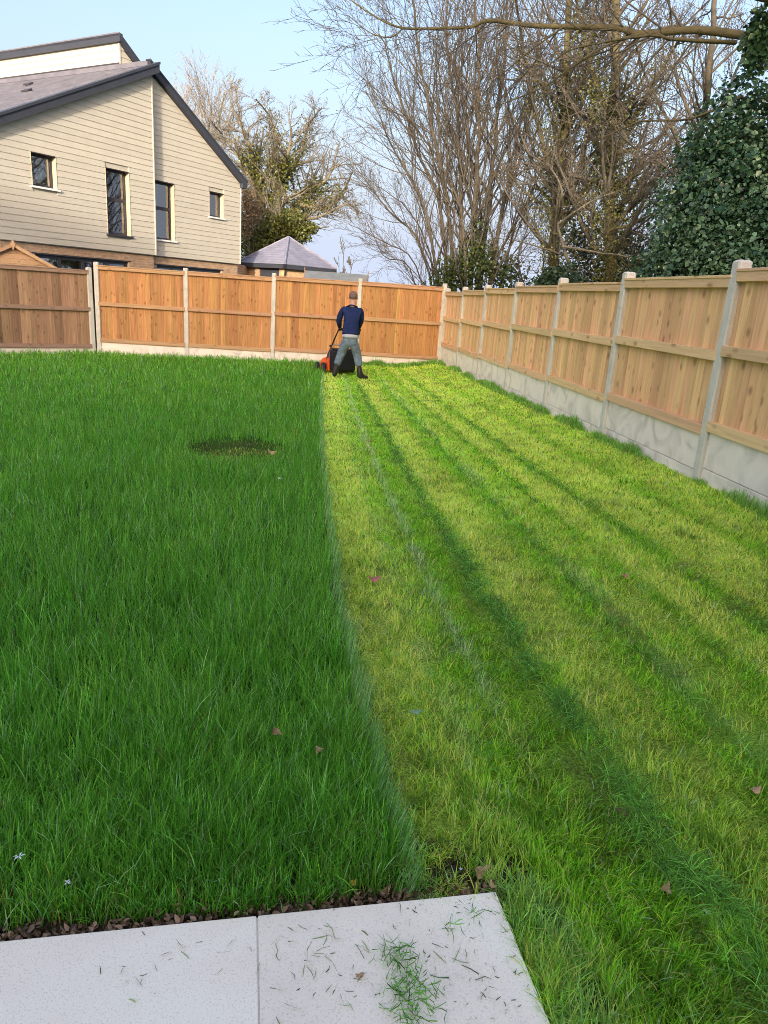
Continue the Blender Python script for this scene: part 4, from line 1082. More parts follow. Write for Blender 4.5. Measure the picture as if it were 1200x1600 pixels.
shrub('rusty brown bush against the right corner of the clad house', [at(385, 310, 36), at(390, 335, 36), at(380, 350, 36), at(400, 325, 36.4)], [(.5, .5, .8), (.6, .5, .8), (.6, .5, .8), (.4, .4, .6)], 3600, .07, (.13, .09, .05), (.30, .22, .13), 73, name='bush', sh=.1)
# far pale trees
P6 = dict(bare()); P6['rmin'] = .014; P6['len'] = (1, .45, .55, .5); P6['n'] = (0, 10, 6, 4); P6['ang'] = (0, .55, .5, .5)
trunk_tree('bare_tree', 'pale hazy bare tree far behind the house roof slope', 81, [([(310, 440), (318, 300), (325, 220), (330, 165)], .22, .05, 62), ([(312, 330), (290, 240), (278, 160)], .12, .03, 62), ([(316, 300), (350, 220), (365, 170)], .12, .03, 62), ([(314, 320), (300, 220), (305, 160)], .1, .03, 62), ([(322, 260), (340, 200), (350, 145)], .1, .03, 62.5), ([(318, 300), (270, 220), (255, 180)], .1, .03, 62)], P6, (310, 440), 62, M['bark_pale'], M['twig_grey'], nk=1.0)
trunk_tree('bare_tree', 'wispy bare saplings standing against the sky right of the pyramid roof', 82, [([(535, 450), (536, 420), (538, 385)], .02, .008, 30), ([(528, 450), (530, 425), (529, 400)], .018, .007, 30), ([(545, 450), (548, 425), (553, 405)], .018, .007, 30)], P6, (535, 450), 30, M['bark'], M['twig'], nk=.35)
# ------------------------------------------------------------------ the man
def skin_mesh(name, chains, sub=2, root=0):
    """chains: list of lists of (key or None, point, (rx, ry)); keys join chains"""
    vs, rad, es, keys = [], [], [], {}
    for ch in chains:
        prev = None
        for key, p, r in ch:
            if key in keys and key is not None: i = keys[key]
            else:
                i = len(vs); vs.append(tuple(p)); rad.append(r if isinstance(r, tuple) else (r, r))
                if key is not None: keys[key] = i
            if prev is not None: es.append((prev, i))
            prev = i
    me = D.meshes.new(name); me.from_pydata(vs, es, [])
    o = D.objects.new(name, me); COL.objects.link(o)
    md = o.modifiers.new('skin', 'SKIN'); md.use_smooth_shade = True; md.branch_smoothing = .6
    for i, s in enumerate(me.skin_vertices[0].data):
        s.radius = rad[i]; s.use_root = (i == root); s.use_loose = False
    sb = o.modifiers.new('sub', 'SUBSURF'); sb.levels = sub; sb.render_levels = sub
    bpy.context.view_layer.update()
    dg = bpy.context.evaluated_depsgraph_get()
    me2 = D.meshes.new_from_object(o.evaluated_get(dg)); me2.name = name
    D.objects.remove(o)
    me2.polygons.foreach_set('use_smooth', [True]*len(me2.polygons))
    return me2

MX, MY = -0.885, 14.15
MG = float(ground_z(MX, MY))
man = empty('person', (MX, MY, MG)); tag(man, 'man in navy jumper, grey-blue trousers and boots, mowing with his back turned', 'person')
# pose (local metres, x right, y away from the viewer)
pel = (0, -.02, .80); wst = (0, .02, .96); chs = (.0, .12, 1.20); nck = (.005, .17, 1.395); hd0 = (.005, .20, 1.47)
LS, RS = (-.170, .15, 1.315), (.172, .15, 1.318)
LE, RE = (-.250, .19, 1.07), (.170, .28, 1.08)
LH, RH = (-.235, .38, .93), (.130, .47, .945)
LHp, RHp = (-.095, -.01, .74), (.095, -.01, .74)
LK, RK = (-.175, .05, .43), (.16, .04, .43)
LA, RA = (-.27, -.03, .09), (.235, -.05, .09)
body = [[('pel', pel, (.11, .08)), ('wst', wst, (.11, .08)), ('chs', chs, (.145, .105)), ('nk0', (0, .155, 1.34), (.075, .07)), ('nck', nck, (.055, .055)), ('hd0', hd0, (.066, .078)), ('hd1', (.005, .215, 1.54), (.074, .090)), ('hd2', (.005, .215, 1.60), (.066, .078))],
        [('chs', chs, .1), ('ls', LS, .058), ('le', LE, .042), ('lw', LH, .028)], [('chs', chs, .1), ('rs', RS, .058), ('re', RE, .042), ('rw', RH, .028)],
        [('pel', pel, .1), ('lh', LHp, .085), ('lk', LK, .056), ('la', LA, .036)], [('pel', pel, .1), ('rh', RHp, .085), ('rk', RK, .056), ('ra', RA, .036)]]
bo = link('body', skin_mesh('body', body), M['skin'], man)
ears = MB()
for s in (-1, 1): ears.lathe([(.004, -.03), (.014, -.012), (.017, .008), (.008, .03)], 8, (.005+s*.079, .205, 1.515))
ears.build('ears', M['skin'], man, smooth=True)
fc = MB(); fc.add([(-.012, .29, 1.52), (.022, .29, 1.52), (.005, .285, 1.56), (.005, .325, 1.515)], [(0, 1, 3), (1, 2, 3), (2, 0, 3), (0, 2, 1)]); fc.build('nose', M['skin'], man)
hv, hf = [], []
for a_ in range(13):
    ph_ = math.pi*a_/12
    for b_ in range(20):
        th_ = 2*math.pi*b_/20; st_ = math.sin(ph_)
        hv.append((.005+.086*st_*math.cos(th_), .203+.103*st_*math.sin(th_), 1.558+.092*math.cos(ph_)))
for a_ in range(12):
    for b_ in range(20):
        q_ = (a_*20+b_, a_*20+(b_+1) % 20, (a_+1)*20+(b_+1) % 20, (a_+1)*20+b_)
        cy_ = sum(hv[t_][1] for t_ in q_)/4; cz_ = sum(hv[t_][2] for t_ in q_)/4
        if cz_ < 1.495 or (cy_ > .235 and cz_ < 1.60): continue
        hf.append(q_)
MB().add(hv, hf).build('hair', M['hair'], man, smooth=True)
jum = [[('hem', (0, -.02, .80), (.185, .145)), ('hm2', (0, -.005, .87), (.178, .136)), ('wst', (0, .02, .96), (.165, .128)), ('mid', (0, .07, 1.09), (.185, .13)), ('chs', (0, .12, 1.22), (.210, .138)), ('yok', (0, .148, 1.325), (.145, .10)), ('tra', (.0, .155, 1.36), (.105, .085)), ('col', (.003, .165, 1.395), (.070, .072))],
       [('chs', 0, 0), ('ls', LS, (.078, .078)), (None, tuple(np.mean([LS, LE], 0)+np.array([-.012, 0, 0])), .066), ('le', LE, (.058, .058)), (None, tuple(np.mean([LE, LH], 0)), .050), ('lw', tuple(np.array(LE)*.1+np.array(LH)*.9), .039)],
       [('chs', 0, 0), ('rs', RS, (.078, .078)), (None, tuple(np.mean([RS, RE], 0)+np.array([.012, 0, 0])), .066), ('re', RE, (.058, .058)), (None, tuple(np.mean([RE, RH], 0)), .050), ('rw', tuple(np.array(RE)*.1+np.array(RH)*.9), .039)]]
jo = link('jumper', skin_mesh('jumper', jum), M['jumper'], man)
link('shirt_tail', skin_mesh('shirt_tail', [[(None, (0, -.022, .765), (.176, .142)), (None, (0, -.02, .80), (.174, .140)), (None, (0, .0, .90), (.15, .115))]]), M['shirt'], man)
tro = [[('top', (0, .005, .90), (.145, .110)), ('pl2', (0, -.01, .83), (.160, .124)), ('pel', (0, -.02, .76), (.165, .130)), ('crt', (0, -.01, .68), (.10, .10))],
       [('pel', 0, 0), ('lh', (-.085, -.01, .66), (.114, .118)), (None, (-.135, .03, .54), (.096, .100)), ('lk', LK, (.082, .086)), (None, (-.215, .02, .31), (.076, .080)), ('la', (-.235, .0, .235), (.072, .075))],
       [('pel', 0, 0), ('rh', (.085, -.01, .66), (.114, .118)), (None, (.125, .03, .54), (.096, .100)), ('rk', RK, (.082, .086)), (None, (.188, .01, .31), (.076, .080)), ('ra', (.205, -.01, .235), (.072, .075))]]
link('trousers', skin_mesh('trousers', tro, root=2), M['trousers'], man)
for s, A_, K_, toe in ((-1, LA, LK, (-.02, .17)), (1, RA, RK, (.13, .10))):
    b_ = [[('t', (A_[0]+(K_[0]-A_[0])*.52, A_[1]+(K_[1]-A_[1])*.5, .275), (.066, .068)), ('m', (A_[0]+(K_[0]-A_[0])*.2, A_[1]+.01, .16), (.056, .060)), ('a', (A_[0], A_[1], .075), (.048, .055)), ('f', (A_[0]+toe[0]*.55, A_[1]+toe[1]*.55, .05), (.046, .046)), ('toe', (A_[0]+toe[0]*1.1, A_[1]+toe[1]*1.1, .04), (.040, .036))],
          [('a', 0, 0), ('h', (A_[0]-toe[0]*.3, A_[1]-toe[1]*.3, .04), (.042, .04))]]
    link('boot', skin_mesh('boot', b_), M['boot'], man)
# gloved hands closed round the handlebar
for s, Hh in ((-1, LH), (1, RH)):
    h = np.array(Hh); ch = [[('w', h+np.array([0, -.01, .01]), (.027, .022)), ('p', h+np.array([0, .035, -.005]), (.040, .020)), ('k', h+np.array([0, .065, -.008]), (.042, .017))]]
    for j, (dx, ln) in enumerate(((-.033, .9), (-.011, 1.0), (.011, .95), (.033, .75))):
        b_ = h+np.array([dx, .062, -.008])
        ch.append([('k', 0, 0), (None, b_+np.array([0, .025*ln, -.012]), .0095), (None, b_+np.array([0, .022*ln, -.042*ln]), .009), (None, b_+np.array([0, -.008, -.05*ln]), .008)])
    ch.append([('p', 0, 0), (None, h+np.array([-s*.045, .035, -.02]), .011), (None, h+np.array([-s*.04, .06, -.045]), .0095)])
    link('hand', skin_mesh('hand', ch, 1), M['glove'], man)

# ------------------------------------------------------------------ the mower
HEAD = math.radians(21)
fwd = np.array([-math.sin(HEAD), math.cos(HEAD)])
bar = np.array([MX-.03, MY+.47]); mc = bar+fwd*.98
mz = float(ground_z(*mc))+.01
mow = empty('lawn_mower', (mc[0], mc[1], mz), HEAD); tag(mow, 'orange and black lawn mower with large grass box, pushed by the man', 'lawn mower')
dk = MB()
prof = [(-.25, -.32), (.25, -.32), (.28, -.1), (.27, .22), (.15, .36), (-.15, .36), (-.27, .22), (-.28, -.1)]
k = len(prof)
vs = [(x, y, .07) for x, y in prof]+[(x*1.0, y, .20) for x, y in prof]+[(x*.80, y*.85, .27) for x, y in prof]+[(x*.45, y*.5, .30) for x, y in prof]
fs = [tuple(range(k-1, -1, -1))]+[(q*k+i, q*k+(i+1) % k, (q+1)*k+(i+1) % k, (q+1)*k+i) for q in range(3) for i in range(k)]+[tuple(3*k+i for i in range(k))]
dk.add(vs, fs); dk.build('deck', M['orange'], mow, bevel=.015)
MB().lathe([(.155, .27), (.165, .33), (.15, .40), (.10, .44), (.03, .45)], 18, (0, .06, 0)).build('motor_housing', M['greyplastic'], mow, smooth=True)
for sx in (-1, 1):
    for yy, r in ((-.22, .105), (.27, .085)):
        w = MB().lathe([(r*.55, -.028), (r*.95, -.028), (r, -.016), (r, .016), (r*.95, .028), (r*.55, .028)], 20, (0, 0, 0), 'x').build('wheel', M['blackplastic'], mow, loc=(sx*.315, yy, r), smooth=False)
        MB().lathe([(.02, -.034), (r*.5, -.032), (r*.5, .032), (.02, .034)], 14, (0, 0, 0), 'x').build('hub', M['greyplastic'], w)
    # orange rear flank of the deck
    MB().prism([(sx*.235, -.42, .05), (sx*.235, -.24, .07), (sx*.235, -.24, .30), (sx*.235, -.40, .27)], (sx*.03, 0, 0)).build('side_guard', M['orange'], mow, bevel=.008)
    MB().tube([(sx*.245, -.16, .26), (sx*.245, -.36, .46), (sx*.235, -.52, .60)], [.013]*3, 8).build('lower_handle', M['greyplastic'], mow, smooth=True)
    MB().tube([(sx*.235, -.46, .55), (sx*.225, -.74, .80), (sx*.225, -.90, .925), (sx*.215, -.965, .945)], [.014]*4, 8).build('upper_handle', M['blackplastic'], mow, smooth=True)
    MB().lathe([(.012, -.02), (.022, -.015), (.022, .015), (.012, .02)], 10, (sx*.262, -.49, .575), 'x').build('wing_nut', M['blackplastic'], mow)
MB().tube([(-.215, -.965, .945), (0, -.975, .945), (.215, -.965, .945)], [.016]*3, 8).build('handlebar', M['blackplastic'], mow, smooth=True)
MB().tube([(-.235, -.52, .60), (.235, -.52, .60)], [.011]*2, 8).build('crossbar', M['steel'], mow)
MB().box(-.06, .06, -.99, -.93, .90, .96).build('switch_box', M['blackplastic'], mow, bevel=.01)
gb = MB()
pr = [(-.21, .07), (.21, .07), (.225, .12), (.215, .46), (.18, .50), (-.18, .50), (-.215, .46), (-.225, .12)]; k = len(pr)
rows = [(-.27, .92, 0), (-.33, 1, 0), (-.66, 1.0, .0), (-.74, .96, .01), (-.77, .84, .035)]
vs = [(x*s, y, (z-.28)*s+.28+dz) for y, s, dz in rows for x, z in pr]
fs = [tuple(range(k))]+[(q*k+i, (q+1)*k+i, (q+1)*k+(i+1) % k, q*k+(i+1) % k) for q in range(len(rows)-1) for i in range(k)]+[tuple((len(rows)-1)*k+i for i in range(k-1, -1, -1))]
gb.add(vs, fs); gbo = gb.build('grass_box', M['boxfabric'], mow, bevel=.012)
MB().box(-.20, .20, -.70, -.30, .497, .525).build('box_lid', M['blackplastic'], gbo, bevel=.012)
MB().tube([(-.07, -.5, .52), (-.06, -.5, .56), (.06, -.5, .56), (.07, -.5, .52)], [.010]*4, 6).build('box_handle', M['blackplastic'], gbo)
cb = [np.array([.215, -.95, .94]), np.array([.24, -.8, .82]), np.array([.25, -.6, .62]), np.array([.26, -.3, .34]), np.array([.1, .0, .42])]
MB().tube(cb, [.006]*5, 6).build('power_cable', M['blackplastic'], mow, smooth=True)

# ------------------------------------------------------------------ grass
def make_blades(x, y, z, h, w, az, lean, col, rg, seg=3, curl=.5):
    """tapered curved blades; az: lean direction, lean: horizontal reach / height"""
    n = len(x); ts = np.linspace(0, 1, seg+1)
    ld = np.stack([np.cos(az), np.sin(az)], -1)
    tw = az+np.pi/2+rg.normal(0, .6, n); wd = np.stack([np.cos(tw), np.sin(tw)], -1)
    vv = []
    for i, t in enumerate(ts):
        r = h*lean*(t*(1-curl)+curl*t*t*1.3)
        zz = z+h*np.sqrt(np.clip(1-(lean*t*.7)**2, .05, 1))*t
        c = np.stack([x+ld[:, 0]*r, y+ld[:, 1]*r, zz], -1)
        if i < seg:
            ww = (w*(1-.55*t**1.5)/2)[:, None]*wd
            vv += [c-np.pad(ww, ((0, 0), (0, 1))), c+np.pad(ww, ((0, 0), (0, 1)))]
        else: vv.append(c)
    V = np.stack(vv, 1); k = V.shape[1]
    tri = []
    for i in range(seg-1): a = 2*i; tri += [(a, a+1, a+3), (a, a+3, a+2)]
    a = 2*(seg-1); tri.append((a, a+1, a+2))
    F = (np.arange(n)*k)[:, None, None]+np.array(tri)[None]
    return V.reshape(-1, 3), F.reshape(-1, 3), np.repeat(col, k, 0)
def sample(n, r0, r1, rg, a0=-48, a1=44):
    r = np.exp(rg.uniform(math.log(r0), math.log(r1), n)); a = np.radians(rg.uniform(a0, a1, n))
    return r*np.sin(a), r*np.cos(a), r
def in_garden(x, y):
    u_, v_ = patio_uv(x, y)
    pat = (u_ < 0.0) & (v_ > -.0)
    by = np.interp(x, [p[0] for p in FENCE_B][::-1], [p[1] for p in FENCE_B][::-1])-.06
    by = np.where(x < -7.0, np.interp(x, [-10.2, -8.66, -7.13], [14.45, 15.75, 17.1])-.05, by)
    return (~pat) & (x < fence_x(y)-.05) & (y < by) & (x > -10)
def collect(name, label, parts):
    V, F, C, b = [], [], [], 0
    for v, f, c in parts: V.append(v); F.append(f+b); C.append(c); b += len(v)
    o = link(name, np_mesh(name, np.concatenate(V), np.concatenate(F), np.concatenate(C), smooth=False), M['grass'])
    tag(o, label, 'grass', kind='stuff'); return o

rg = np.random.default_rng(100)
def long_grass(n, r0, r1, seg):
    x, y, r = sample(n, r0, r1, rg, -52, 14)
    s = mown_s(x, y) + .03*(fnoise(x*8, y*8, 61)-.5)
    u_, v_ = patio_uv(x, y)
    gap = .012+.055*fnoise(x*7, y*3, 8)                        # bare strip along the slab
    dmh = np.hypot((x+1.46)/.45, (y-6.75)/.52)+.5*(fnoise(x*5, y*5, 71)-.5)
    nearp = sstep(.0, .25, -v_)
    k_ = in_garden(x, y) & (s < .0) & (rg.random(len(x)) < .35+.75*sstep(.32, .55, fnoise(x*17, y*17, 46))+.4*sstep(4, 9, y)) & ~((u_ < .05) & (v_ > -gap)) & ((dmh > 1) | (rg.random(len(x)) < .95))
    # thin towards the near corner where the mower turned
    x, y, r, s, dmh, v_ = x[k_], y[k_], r[k_], s[k_], dmh[k_], v_[k_]
    z = ground_z(x, y)
    tone = fnoise(x*1.3, y*1.3, 41)*.5+fnoise(x*5, y*5, 42)*.5
    h = (.06+.085*rg.random(len(x)))*(0.6+.9*fnoise(x*3.1, y*3.1, 43))
    h *= (.55+.45*sstep(0, .35, -v_))
    h = np.where(dmh < 1, h*.22, h)*np.where((y < 6.5) & (dmh < 1.7), .72, 1.0)
    h = h*(1+.35*(rg.random(len(x)) < .06))
    w = np.maximum(.0022+.0016*rg.random(len(x)), .00075*r)
    az = 2*np.pi*fnoise(x*.9, y*.9, 44)*2+rg.normal(0, 1.9, len(x))
    lean = np.abs(rg.normal(.35, .22, len(x)))
    ed = (s > -.045)
    az = np.where(ed, rg.normal(-.1, .5, len(x)), az); lean = np.where(ed, lean*.35+.04, lean)
    # blades round the hole lean into it
    hx = np.arctan2(6.5-y, -1.42-x)
    mix = np.clip(tone*1.5-.25+rg.normal(0, .22, len(x)), 0, 1)
    c = C_LONG[None]*(1-mix[:, None])+C_LONG2[None]*mix[:, None]
    bl = (rg.random(len(x)) < .10+.60*ed)  # blades along the cut edge mostly pale: side light put into their colour
    c = np.where(bl[:, None], np.array([[.38, .66, .26]])*rg.uniform(.7, 1.2, (len(x), 1)), c)
    ye = (rg.random(len(x)) < .008+.03*sstep(.3, 0, -v_))
    c = np.where(ye[:, None], np.array([[.40, .36, .08]]), c)
    c = np.where((dmh < 1)[:, None], np.where(((dmh < .6) & (rg.random(len(x)) < .4))[:, None], np.array([[.62, .58, .14]]), np.array([[.36, .58, .08]]))*rg.uniform(.4, 1.1, (len(x), 1)), c)
    c = np.clip(c*np.exp(rg.normal(-.03, .34, (len(x), 1)))*(1+rg.normal(0, .07, (len(x), 3))), .01, .95)
    return make_blades(x, y, z, h, w, az, np.clip(lean, 0, 1.15), c, rg, seg)
parts = [long_grass(180000, 1.1, 5.0, 3), long_grass(210000, 5.0, 19.5, 2)]
collect('long_grass', 'long uncut dark green grass covering the left half of the lawn', parts)

def short_grass(n, r0, r1, seg):
    x, y, r = sample(n, r0, r1, rg, -12, 62)
    s = mown_s(x, y)
    k_ = in_garden(x, y) & (s > -.03)
    k_ &= rg.random(len(x)) > .8*sstep(.54, .70, fnoise(x*6, y*4, 52))*sstep(6, 2, y)       # bare scuffs
    tuft = fnoise(x*24, y*20, 56)
    k_ &= rg.random(len(x)) < .14+.86*sstep(.36, .56, tuft)+.5*sstep(4, 8, y)
    x, y, r, s = x[k_], y[k_], r[k_], s[k_]
    z = ground_z(x, y); n = len(x)
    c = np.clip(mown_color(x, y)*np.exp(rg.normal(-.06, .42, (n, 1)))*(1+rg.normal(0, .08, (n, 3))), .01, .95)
    ridge = band(s, .45, .495, .015)*1.4+band(s, 1.27, 1.36, .03)*.8
    clip = band(s, .66, .76, .03)+.7*band(s, 1.22, 1.29, .03)+.8*band(s, 1.92, 2.04, .05)
    near = sstep(3.2, 1.2, y)
    h = (.016+.030*rg.random(n))*(.55+.9*fnoise(x*9, y*8, 53))*(1+.5*ridge+.45*near)
    w = np.maximum(.0026+.0014*rg.random(n), .00115*r)
    bare = band(s, .60, .665, .02)*sstep(.5, .62, fnoise(x*7, y*5, 58))*sstep(5, 2.5, y) + band(s, 1.285, 1.34, .02)*sstep(.45, .6, fnoise(x*6, y*4, 59))*sstep(5, 2.5, y)
    h = h*(1-.85*np.clip(bare, 0, 1)); c = c*(1-.75*np.clip(bare, 0, 1))[:, None]+np.array([[.16, .12, .07]])*(.75*np.clip(bare, 0, 1))[:, None]
    # mower passes lay the blades over in alternate directions
    way = np.where(np.sin((s-.14)*2*np.pi/.52) > 0, 1, -1)
    az = np.pi/2*way+rg.normal(0, 1.3, n)
    lean = np.abs(rg.normal(.55, .3, n))+.3*clip
    st = rg.random(n)
    c = np.where((st < .07+.03*near)[:, None], np.array([[.80, .74, .24]])*rg.uniform(.7, 1.15, (n, 1)), c)
    c = np.where(((st > .07) & (st < .14))[:, None], np.array([[.14, .34, .06]]), c)
    c = np.where(((st > .14) & (st < .17))[:, None], np.array([[.55, .78, .42]]), c)
    return make_blades(x, y, z, h, w, az, np.clip(lean, 0, 1.3), c, rg, seg, .3)
parts = [short_grass(230000, 1.1, 5.0, 2), short_grass(190000, 5.0, 19.0, 2), short_grass(95000, 2.6, 7.5, 2)]
# rows of clippings left lying by the mower
def clip_row(s0, sd, n, r0, r1, dens=0.0, L0=.03):
    x0, y, r = sample(n, r0, r1, rg, -10, 40)
    s = rg.normal(s0, sd, n); x = edge_x(y)+s*(1+(6-y)*.012)+.06*(fnoise(y*1.7, y*0+s0*9, 66)-.5)
    k_ = in_garden(x, y) & (fnoise(x*17, y*12, 67, 2) > dens)
    x, y = x[k_], y[k_]; n = len(x); r = np.hypot(x, y); z = ground_z(x, y)+.012+.025*rg.random(n)
    c = np.array([[.12, .30, .04]])*np.exp(rg.normal(0, .5, (n, 1)))+np.array([[.18, .30, .06]])*(rg.random((n, 1))**3)
    return make_blades(x, y, z, L0*(1+.7*rg.random(n)), np.maximum(.003, .0011*r), rg.uniform(0, 6.28, n), rg.uniform(1.2, 2.4, n), c, rg, 2, .2)
parts += [clip_row(.72, .04, 3600, 1.3, 4.2, .52, .042), clip_row(.715, .026, 3600, 1.5, 13, .44), clip_row(1.25, .018, 1500, 2, 12, .46), clip_row(1.98, .028, 1500, 3, 13, .48), clip_row(.33, .04, 500, 2, 9, .56), clip_row(1.62, .03, 900, 2, 12, .52), clip_row(1.30, .05, 700, 1.6, 5, .56, .04)]
# uncut tufts along the fence feet
def tufts(n, fn, hh):
    x, y = fn(n); k_ = np.ones(n, bool); r = np.hypot(x, y); z = ground_z(x, y)
    tn = fnoise(x*2.3, y*2.3, 81); k_ = tn > .42; x, y, r, z, tn = x[k_], y[k_], r[k_], z[k_], tn[k_]; n = len(x)
    c = np.array([[.19, .44, .08]])*rg.uniform(.6, 1.5, (n, 1))+np.array([[.16, .14, .06]])*rg.random((n, 1))
    return make_blades(x, y, z, hh*(.5+.8*rg.random(n))*(tn-.2)*2.2, np.maximum(.0035, .0010*r), rg.uniform(0, 6.28, n), np.abs(rg.normal(.3, .2, n)), c, rg, 2)
def f_right(n):
    y = rg.uniform(2.0, 17.8, n); return fence_x(y)-.045-np.abs(rg.normal(0, .05, n)), y
def f_back(n):
    x = rg.uniform(-1.6, 1.0, n); return x, np.interp(x, [p[0] for p in FENCE_B][::-1], [p[1] for p in FENCE_B][::-1])-.07-np.abs(rg.normal(0, .16, n))
parts += [tufts(9000, f_right, .11), tufts(5000, f_back, .14)]
# grass hanging over the right edge of the slab
v_ = rg.uniform(-.05, .8, 2600); e_ = rg.uniform(.005, .12, 2600); x = PB[0]+PU[0]*e_+PV[0]*v_; y = PB[1]+PU[1]*e_+PV[1]*v_
tn = rg.random(2600)
c = (np.array([[.20, .48, .07]])*(1-tn[:, None])+np.array([[.48, .72, .20]])*tn[:, None])*np.exp(rg.normal(0, .3, (2600, 1)))
parts.append(make_blades(x, y, np.full(2600, -.035), .025+.045*rg.random(2600), np.full(2600, .0032), rg.normal(math.pi, 1.8, 2600), np.abs(rg.normal(.6, .35, 2600)), c, rg, 3))
collect('cut_grass', 'freshly mown yellow-green grass in stripes on the right half', parts)

# ------------------------------------------------------------------ clippings, litter, leaves
def flat_blades(cx, cy, n, sx, sy, z0, zr, lmin, lmax, cA, cB):
    x = rg.normal(cx, sx, n); y = rg.normal(cy, sy, n); L = rg.uniform(lmin, lmax, n)**1.0
    c = np.array([cA])*(1-rg.random((n, 1)))+np.array([cB])*rg.random((n, 1))
    a = rg.uniform(0, 6.28, n); w = rg.uniform(.0010, .0022, n)
    d = np.stack([np.cos(a), np.sin(a)], -1); pz = np.stack([-np.sin(a), np.cos(a)], -1); bend = rg.normal(0, .18, n)
    V = []
    zz = z0+zr*rg.random(n)
    for t, f in ((0, .5), (.5, 1), (1, .15)):
        c0 = np.stack([x, y], -1)+d*(L*t)[:, None]+pz*(L*bend*t*(1-t)*2)[:, None]
        for sgn in (-1, 1):
            q = c0+pz*(sgn*w*f/2)[:, None]; V.append(np.concatenate([q, (zz+.004*t*rg.random(n)+(sgn > 0)*.0012)[:, None]], 1))
    V = np.stack(V, 1); F = (np.arange(n)*6)[:, None, None]+np.array([(0, 1, 3), (0, 3, 2), (2, 3, 5), (2, 5, 4)])[None]
    return V.reshape(-1, 3), F.reshape(-1, 3), np.repeat(c, 6, 0)
def pxy(px, py, z=0.0):
    d = _F + _R*((px-600)/FPX) + _U*((800-py)/FPX); t = (z-CAMZ)/d.z; return d.x*t, d.y*t
GA, GB = (.10, .30, .05), (.24, .50, .10); DA, DB = (.14, .17, .09), (.28, .38, .16)
pp = []
for px, py, n, sx, sy in ((622, 1495, 70, .02, .018), (632, 1540 , 90, .02, .03), (640, 1590, 90, .022, .03), (655, 1540, 40, .03, .03), (705, 1450, 14, .008, .008), (737, 1432, 10, .006, .006)):
    cx, cy = pxy(px, py, .002); pp.append(flat_blades(cx, cy, n, sx, sy, .002, .022, .01, .045, GA, GB))
cx, cy = pxy(610, 1510, .002); pp.append(flat_blades(cx, cy, 80, .10, .09, .0015, .004, .005, .05, DA, DB))
cx, cy = pxy(730, 1500, .002); pp.append(flat_blades(cx, cy, 90, .09, .11, .0015, .002, .004, .018, DA, (.22, .26, .12)))
cx, cy = pxy(300, 1500, .002); pp.append(flat_blades(cx, cy, 26, .22, .05, .0015, .002, .006, .03, DA, DB))
cx, cy = pxy(480, 1500, .002); pp.append(flat_blades(cx, cy, 34, .05, .10, .0015, .002, .01, .05, DA, DB))
keep = []
V, F, C, b = [], [], [], 0
for v, f, c in pp:
    q = v.reshape(-1, 6, 3).mean(1); u_, w_ = patio_uv(q[:, 0], q[:, 1]); ok = (u_ < -.012) & (w_ > .012)
    vv = v.reshape(-1, 6, 3)[ok].reshape(-1, 3); cc = c.reshape(-1, 6, 3)[ok].reshape(-1, 3); n = int(ok.sum())
    ff = ((np.arange(n)*6)[:, None, None]+np.array([(0, 1, 3), (0, 3, 2), (2, 3, 5), (2, 5, 4)])[None]).reshape(-1, 3)
    V.append(vv); C.append(cc); F.append(ff+b); b += len(vv)
o = link('grass_clippings', np_mesh('grass_clippings', np.concatenate(V), np.concatenate(F), np.concatenate(C), smooth=False), M['grass'])
tag(o, 'loose grass clippings scattered over the corner patio slab', 'clippings', kind='stuff')

# leaf litter and soil crumbs in the bare strip beside the slab
def curled_leaf(size, curl, rgp, lob=5):
    n = 20; pts = []
    for i in range(n):
        a = 2*math.pi*i/n; r = size*(.36+.05*math.cos(lob*a+.4)+.09*rgp.random())
        x, y = r*math.cos(a)*1.15, r*math.sin(a)*.68
        pts.append((x, y, curl*(x*x*1.6-y*y*1.1)/size+rgp.uniform(-.05, .05)*size+.012*size*10*curl))
    mb = MB(); mb.add(pts+[(0, 0, curl*size*.08), ], [(i, (i+1) % n, n) for i in range(n)])
    st = size*.5
    mb.tube([(size*.3, 0, .004), (size*.55, .01*size, .002), (size*.8, .05*size, .004)], [size*.012]*3, 4)
    return mb
rp = random.Random(9)
V, F, C, b = [], [], [], 0
nl = 1500
us = rg.uniform(-1.75, .02, nl); vs_ = -np.abs(rg.normal(.006, .028, nl))-.004
P = np.stack([PB[0]+PU[0]*us+PV[0]*vs_, PB[1]+PU[1]*us+PV[1]*vs_, rg.uniform(-.03, -.006, nl)], -1)
v, f, c = leaves(P, .015, (.06, .035, .022), (.42, .27, .18), rg, up=.25, shape=LEAF5*np.array([.8, 1.2, 2.0]))
o = link('leaf_litter', np_mesh('leaf_litter', v, f, c, smooth=False), M['leaf']); tag(o, 'brown leaf litter lying in the bare soil along the slab edge', 'leaf litter', kind='stuff')

def dead_leaf(px, py, zoff, size, m, label, curl=.8, rz=0, tilt=0, cat='leaf'):
    x, y = pxy(px, py, 0); g_ = float(ground_z(x, y)); x, y = pxy(px, py, g_+zoff)
    u_, v_ = patio_uv(x, y); on = (u_ < 0) and (v_ > 0)
    if on: g_ = 0.0; x, y = pxy(px, py, 0)
    o = curled_leaf(size, curl, rp).build('fallen_leaf', m, loc=(x, y, g_+(zoff if not on else .004)), rot=(tilt, tilt*.5, rz), smooth=False)
    tag(o, label, cat, 'fallen leaves'); return o
dead_leaf(745, 1366, .02, .055, M['paledeadleaf'], 'large curled pinkish-brown leaf just off the slab corner', 1.2, .6, .35)
dead_leaf(770, 1386, .02, .028, M['paledeadleaf'], 'small brown leaf touching the slab corner', 1.0, 2)
dead_leaf(1040, 1394, .03, .040, M['paledeadleaf'], 'pale tan leaf alone in the mown grass at lower right', 1.0, 1)
dead_leaf(972, 1268, .02, .06, M['deadleaf'], 'dark red-brown leaf half buried in the row of clippings', .6, .2)
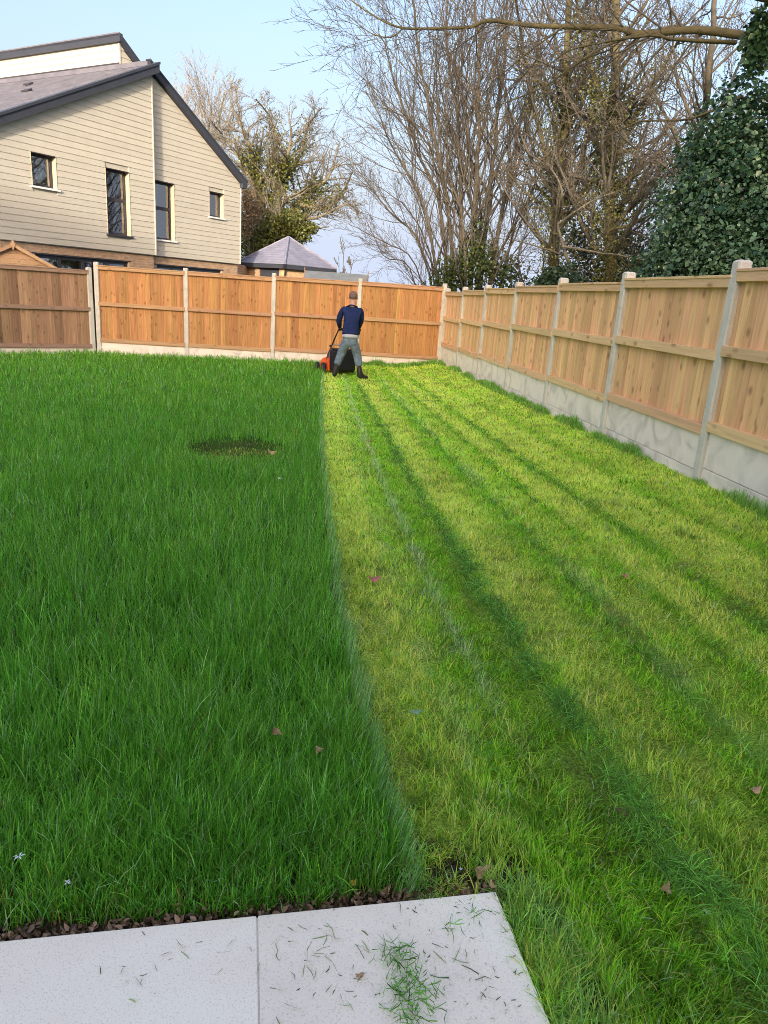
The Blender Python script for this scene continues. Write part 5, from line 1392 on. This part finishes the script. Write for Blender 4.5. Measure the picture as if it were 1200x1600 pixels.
dead_leaf(583, 906, .03, .075, M['pinkleaf'], 'pinkish leaf on the mown strip beside the uncut edge', .7, .3, .3)
dead_leaf(492, 1172, .10, .045, M['paledeadleaf'], 'brown leaf caught upright in the long grass, right one of two', .9, 1.2, 1.1)
dead_leaf(429, 1142, .11, .040, M['paledeadleaf'], 'brown leaf caught in the long grass, left one of two', .9, .5, 1.2)
dead_leaf(649, 1113, .03, .045, M['greenleaf'], 'small blue-green leaf lying on the mown grass', .4, .2)
dead_leaf(424, 708, .04, .09, M['paledeadleaf'], 'brown leaf at the right rim of the round hole', .9, .2, .5)
dead_leaf(379, 1420, .005, .040, M['deadleaf'], 'orange-brown curled leaf standing at the slab joint', 1.3, .8, .9)
dead_leaf(376, 1432, .008, .016, M['yellowleaf'], 'tiny yellow leaf at the head of the slab joint', .8, .1)
dead_leaf(550, 1381, .03, .028, M['yellowleaf'], 'small yellow-green leaf in the litter above the corner slab', .6, 1.0, .4)
dead_leaf(562, 1527, .004, .022, M['paledeadleaf'], 'tiny tan leaf lying on the corner slab', .5, .4)
dead_leaf(598, 1398, .005, .040, M['paledeadleaf'], 'crumpled brown leaf in the litter at the middle of the corner slab edge', 1.1, .9, .3)
dead_leaf(720, 1392, .004, .045, M['deadleaf'], 'flat brown leaf along the corner slab edge near the grass', .5, .1)
dead_leaf(576, 690, .03, .07, M['deadleaf'], 'small dark leaf far up the mown strip towards the man', .6, .3)
dead_leaf(1178, 1236, .03, .05, M['paledeadleaf'], 'pale withered leaf at the right picture edge in mown grass', .7, .3)
dead_leaf(975, 902, .03, .055, M['pinkleaf'], 'reddish leaf in the mown grass nearer the right fence', .7, .8)
def fleck(px, py, zoff, size, label):
    x, y = pxy(px, py, 0); g_ = float(ground_z(x, y))+zoff; x, y = pxy(px, py, g_)
    mb = MB()
    for i in range(5):
        a = i*1.257+rp.random(); mb.add([(0, 0, 0), (size*.5*math.cos(a-.3), size*.5*math.sin(a-.3), size*.25), (size*math.cos(a), size*math.sin(a), size*.1), (size*.5*math.cos(a+.3), size*.5*math.sin(a+.3), size*.25)], [(0, 1, 2, 3)])
    o = mb.build('white_petal', M['petal'], loc=(x, y, g_)); tag(o, label, 'petal', 'white petals in the grass')
fleck(437, 748, .12, .028, 'white petal in the long grass below the round hole')
fleck(105, 1379, .09, .010, 'white petal in the long grass above the left slab')
fleck(30, 1339, .10, .015, 'white frayed petal near the left picture edge')
fleck(1104, 1424, .03, .010, 'white petal in mown grass at lower right')
fleck(720, 1358, .03, .006, 'tiny white petal beside the large curled leaf')
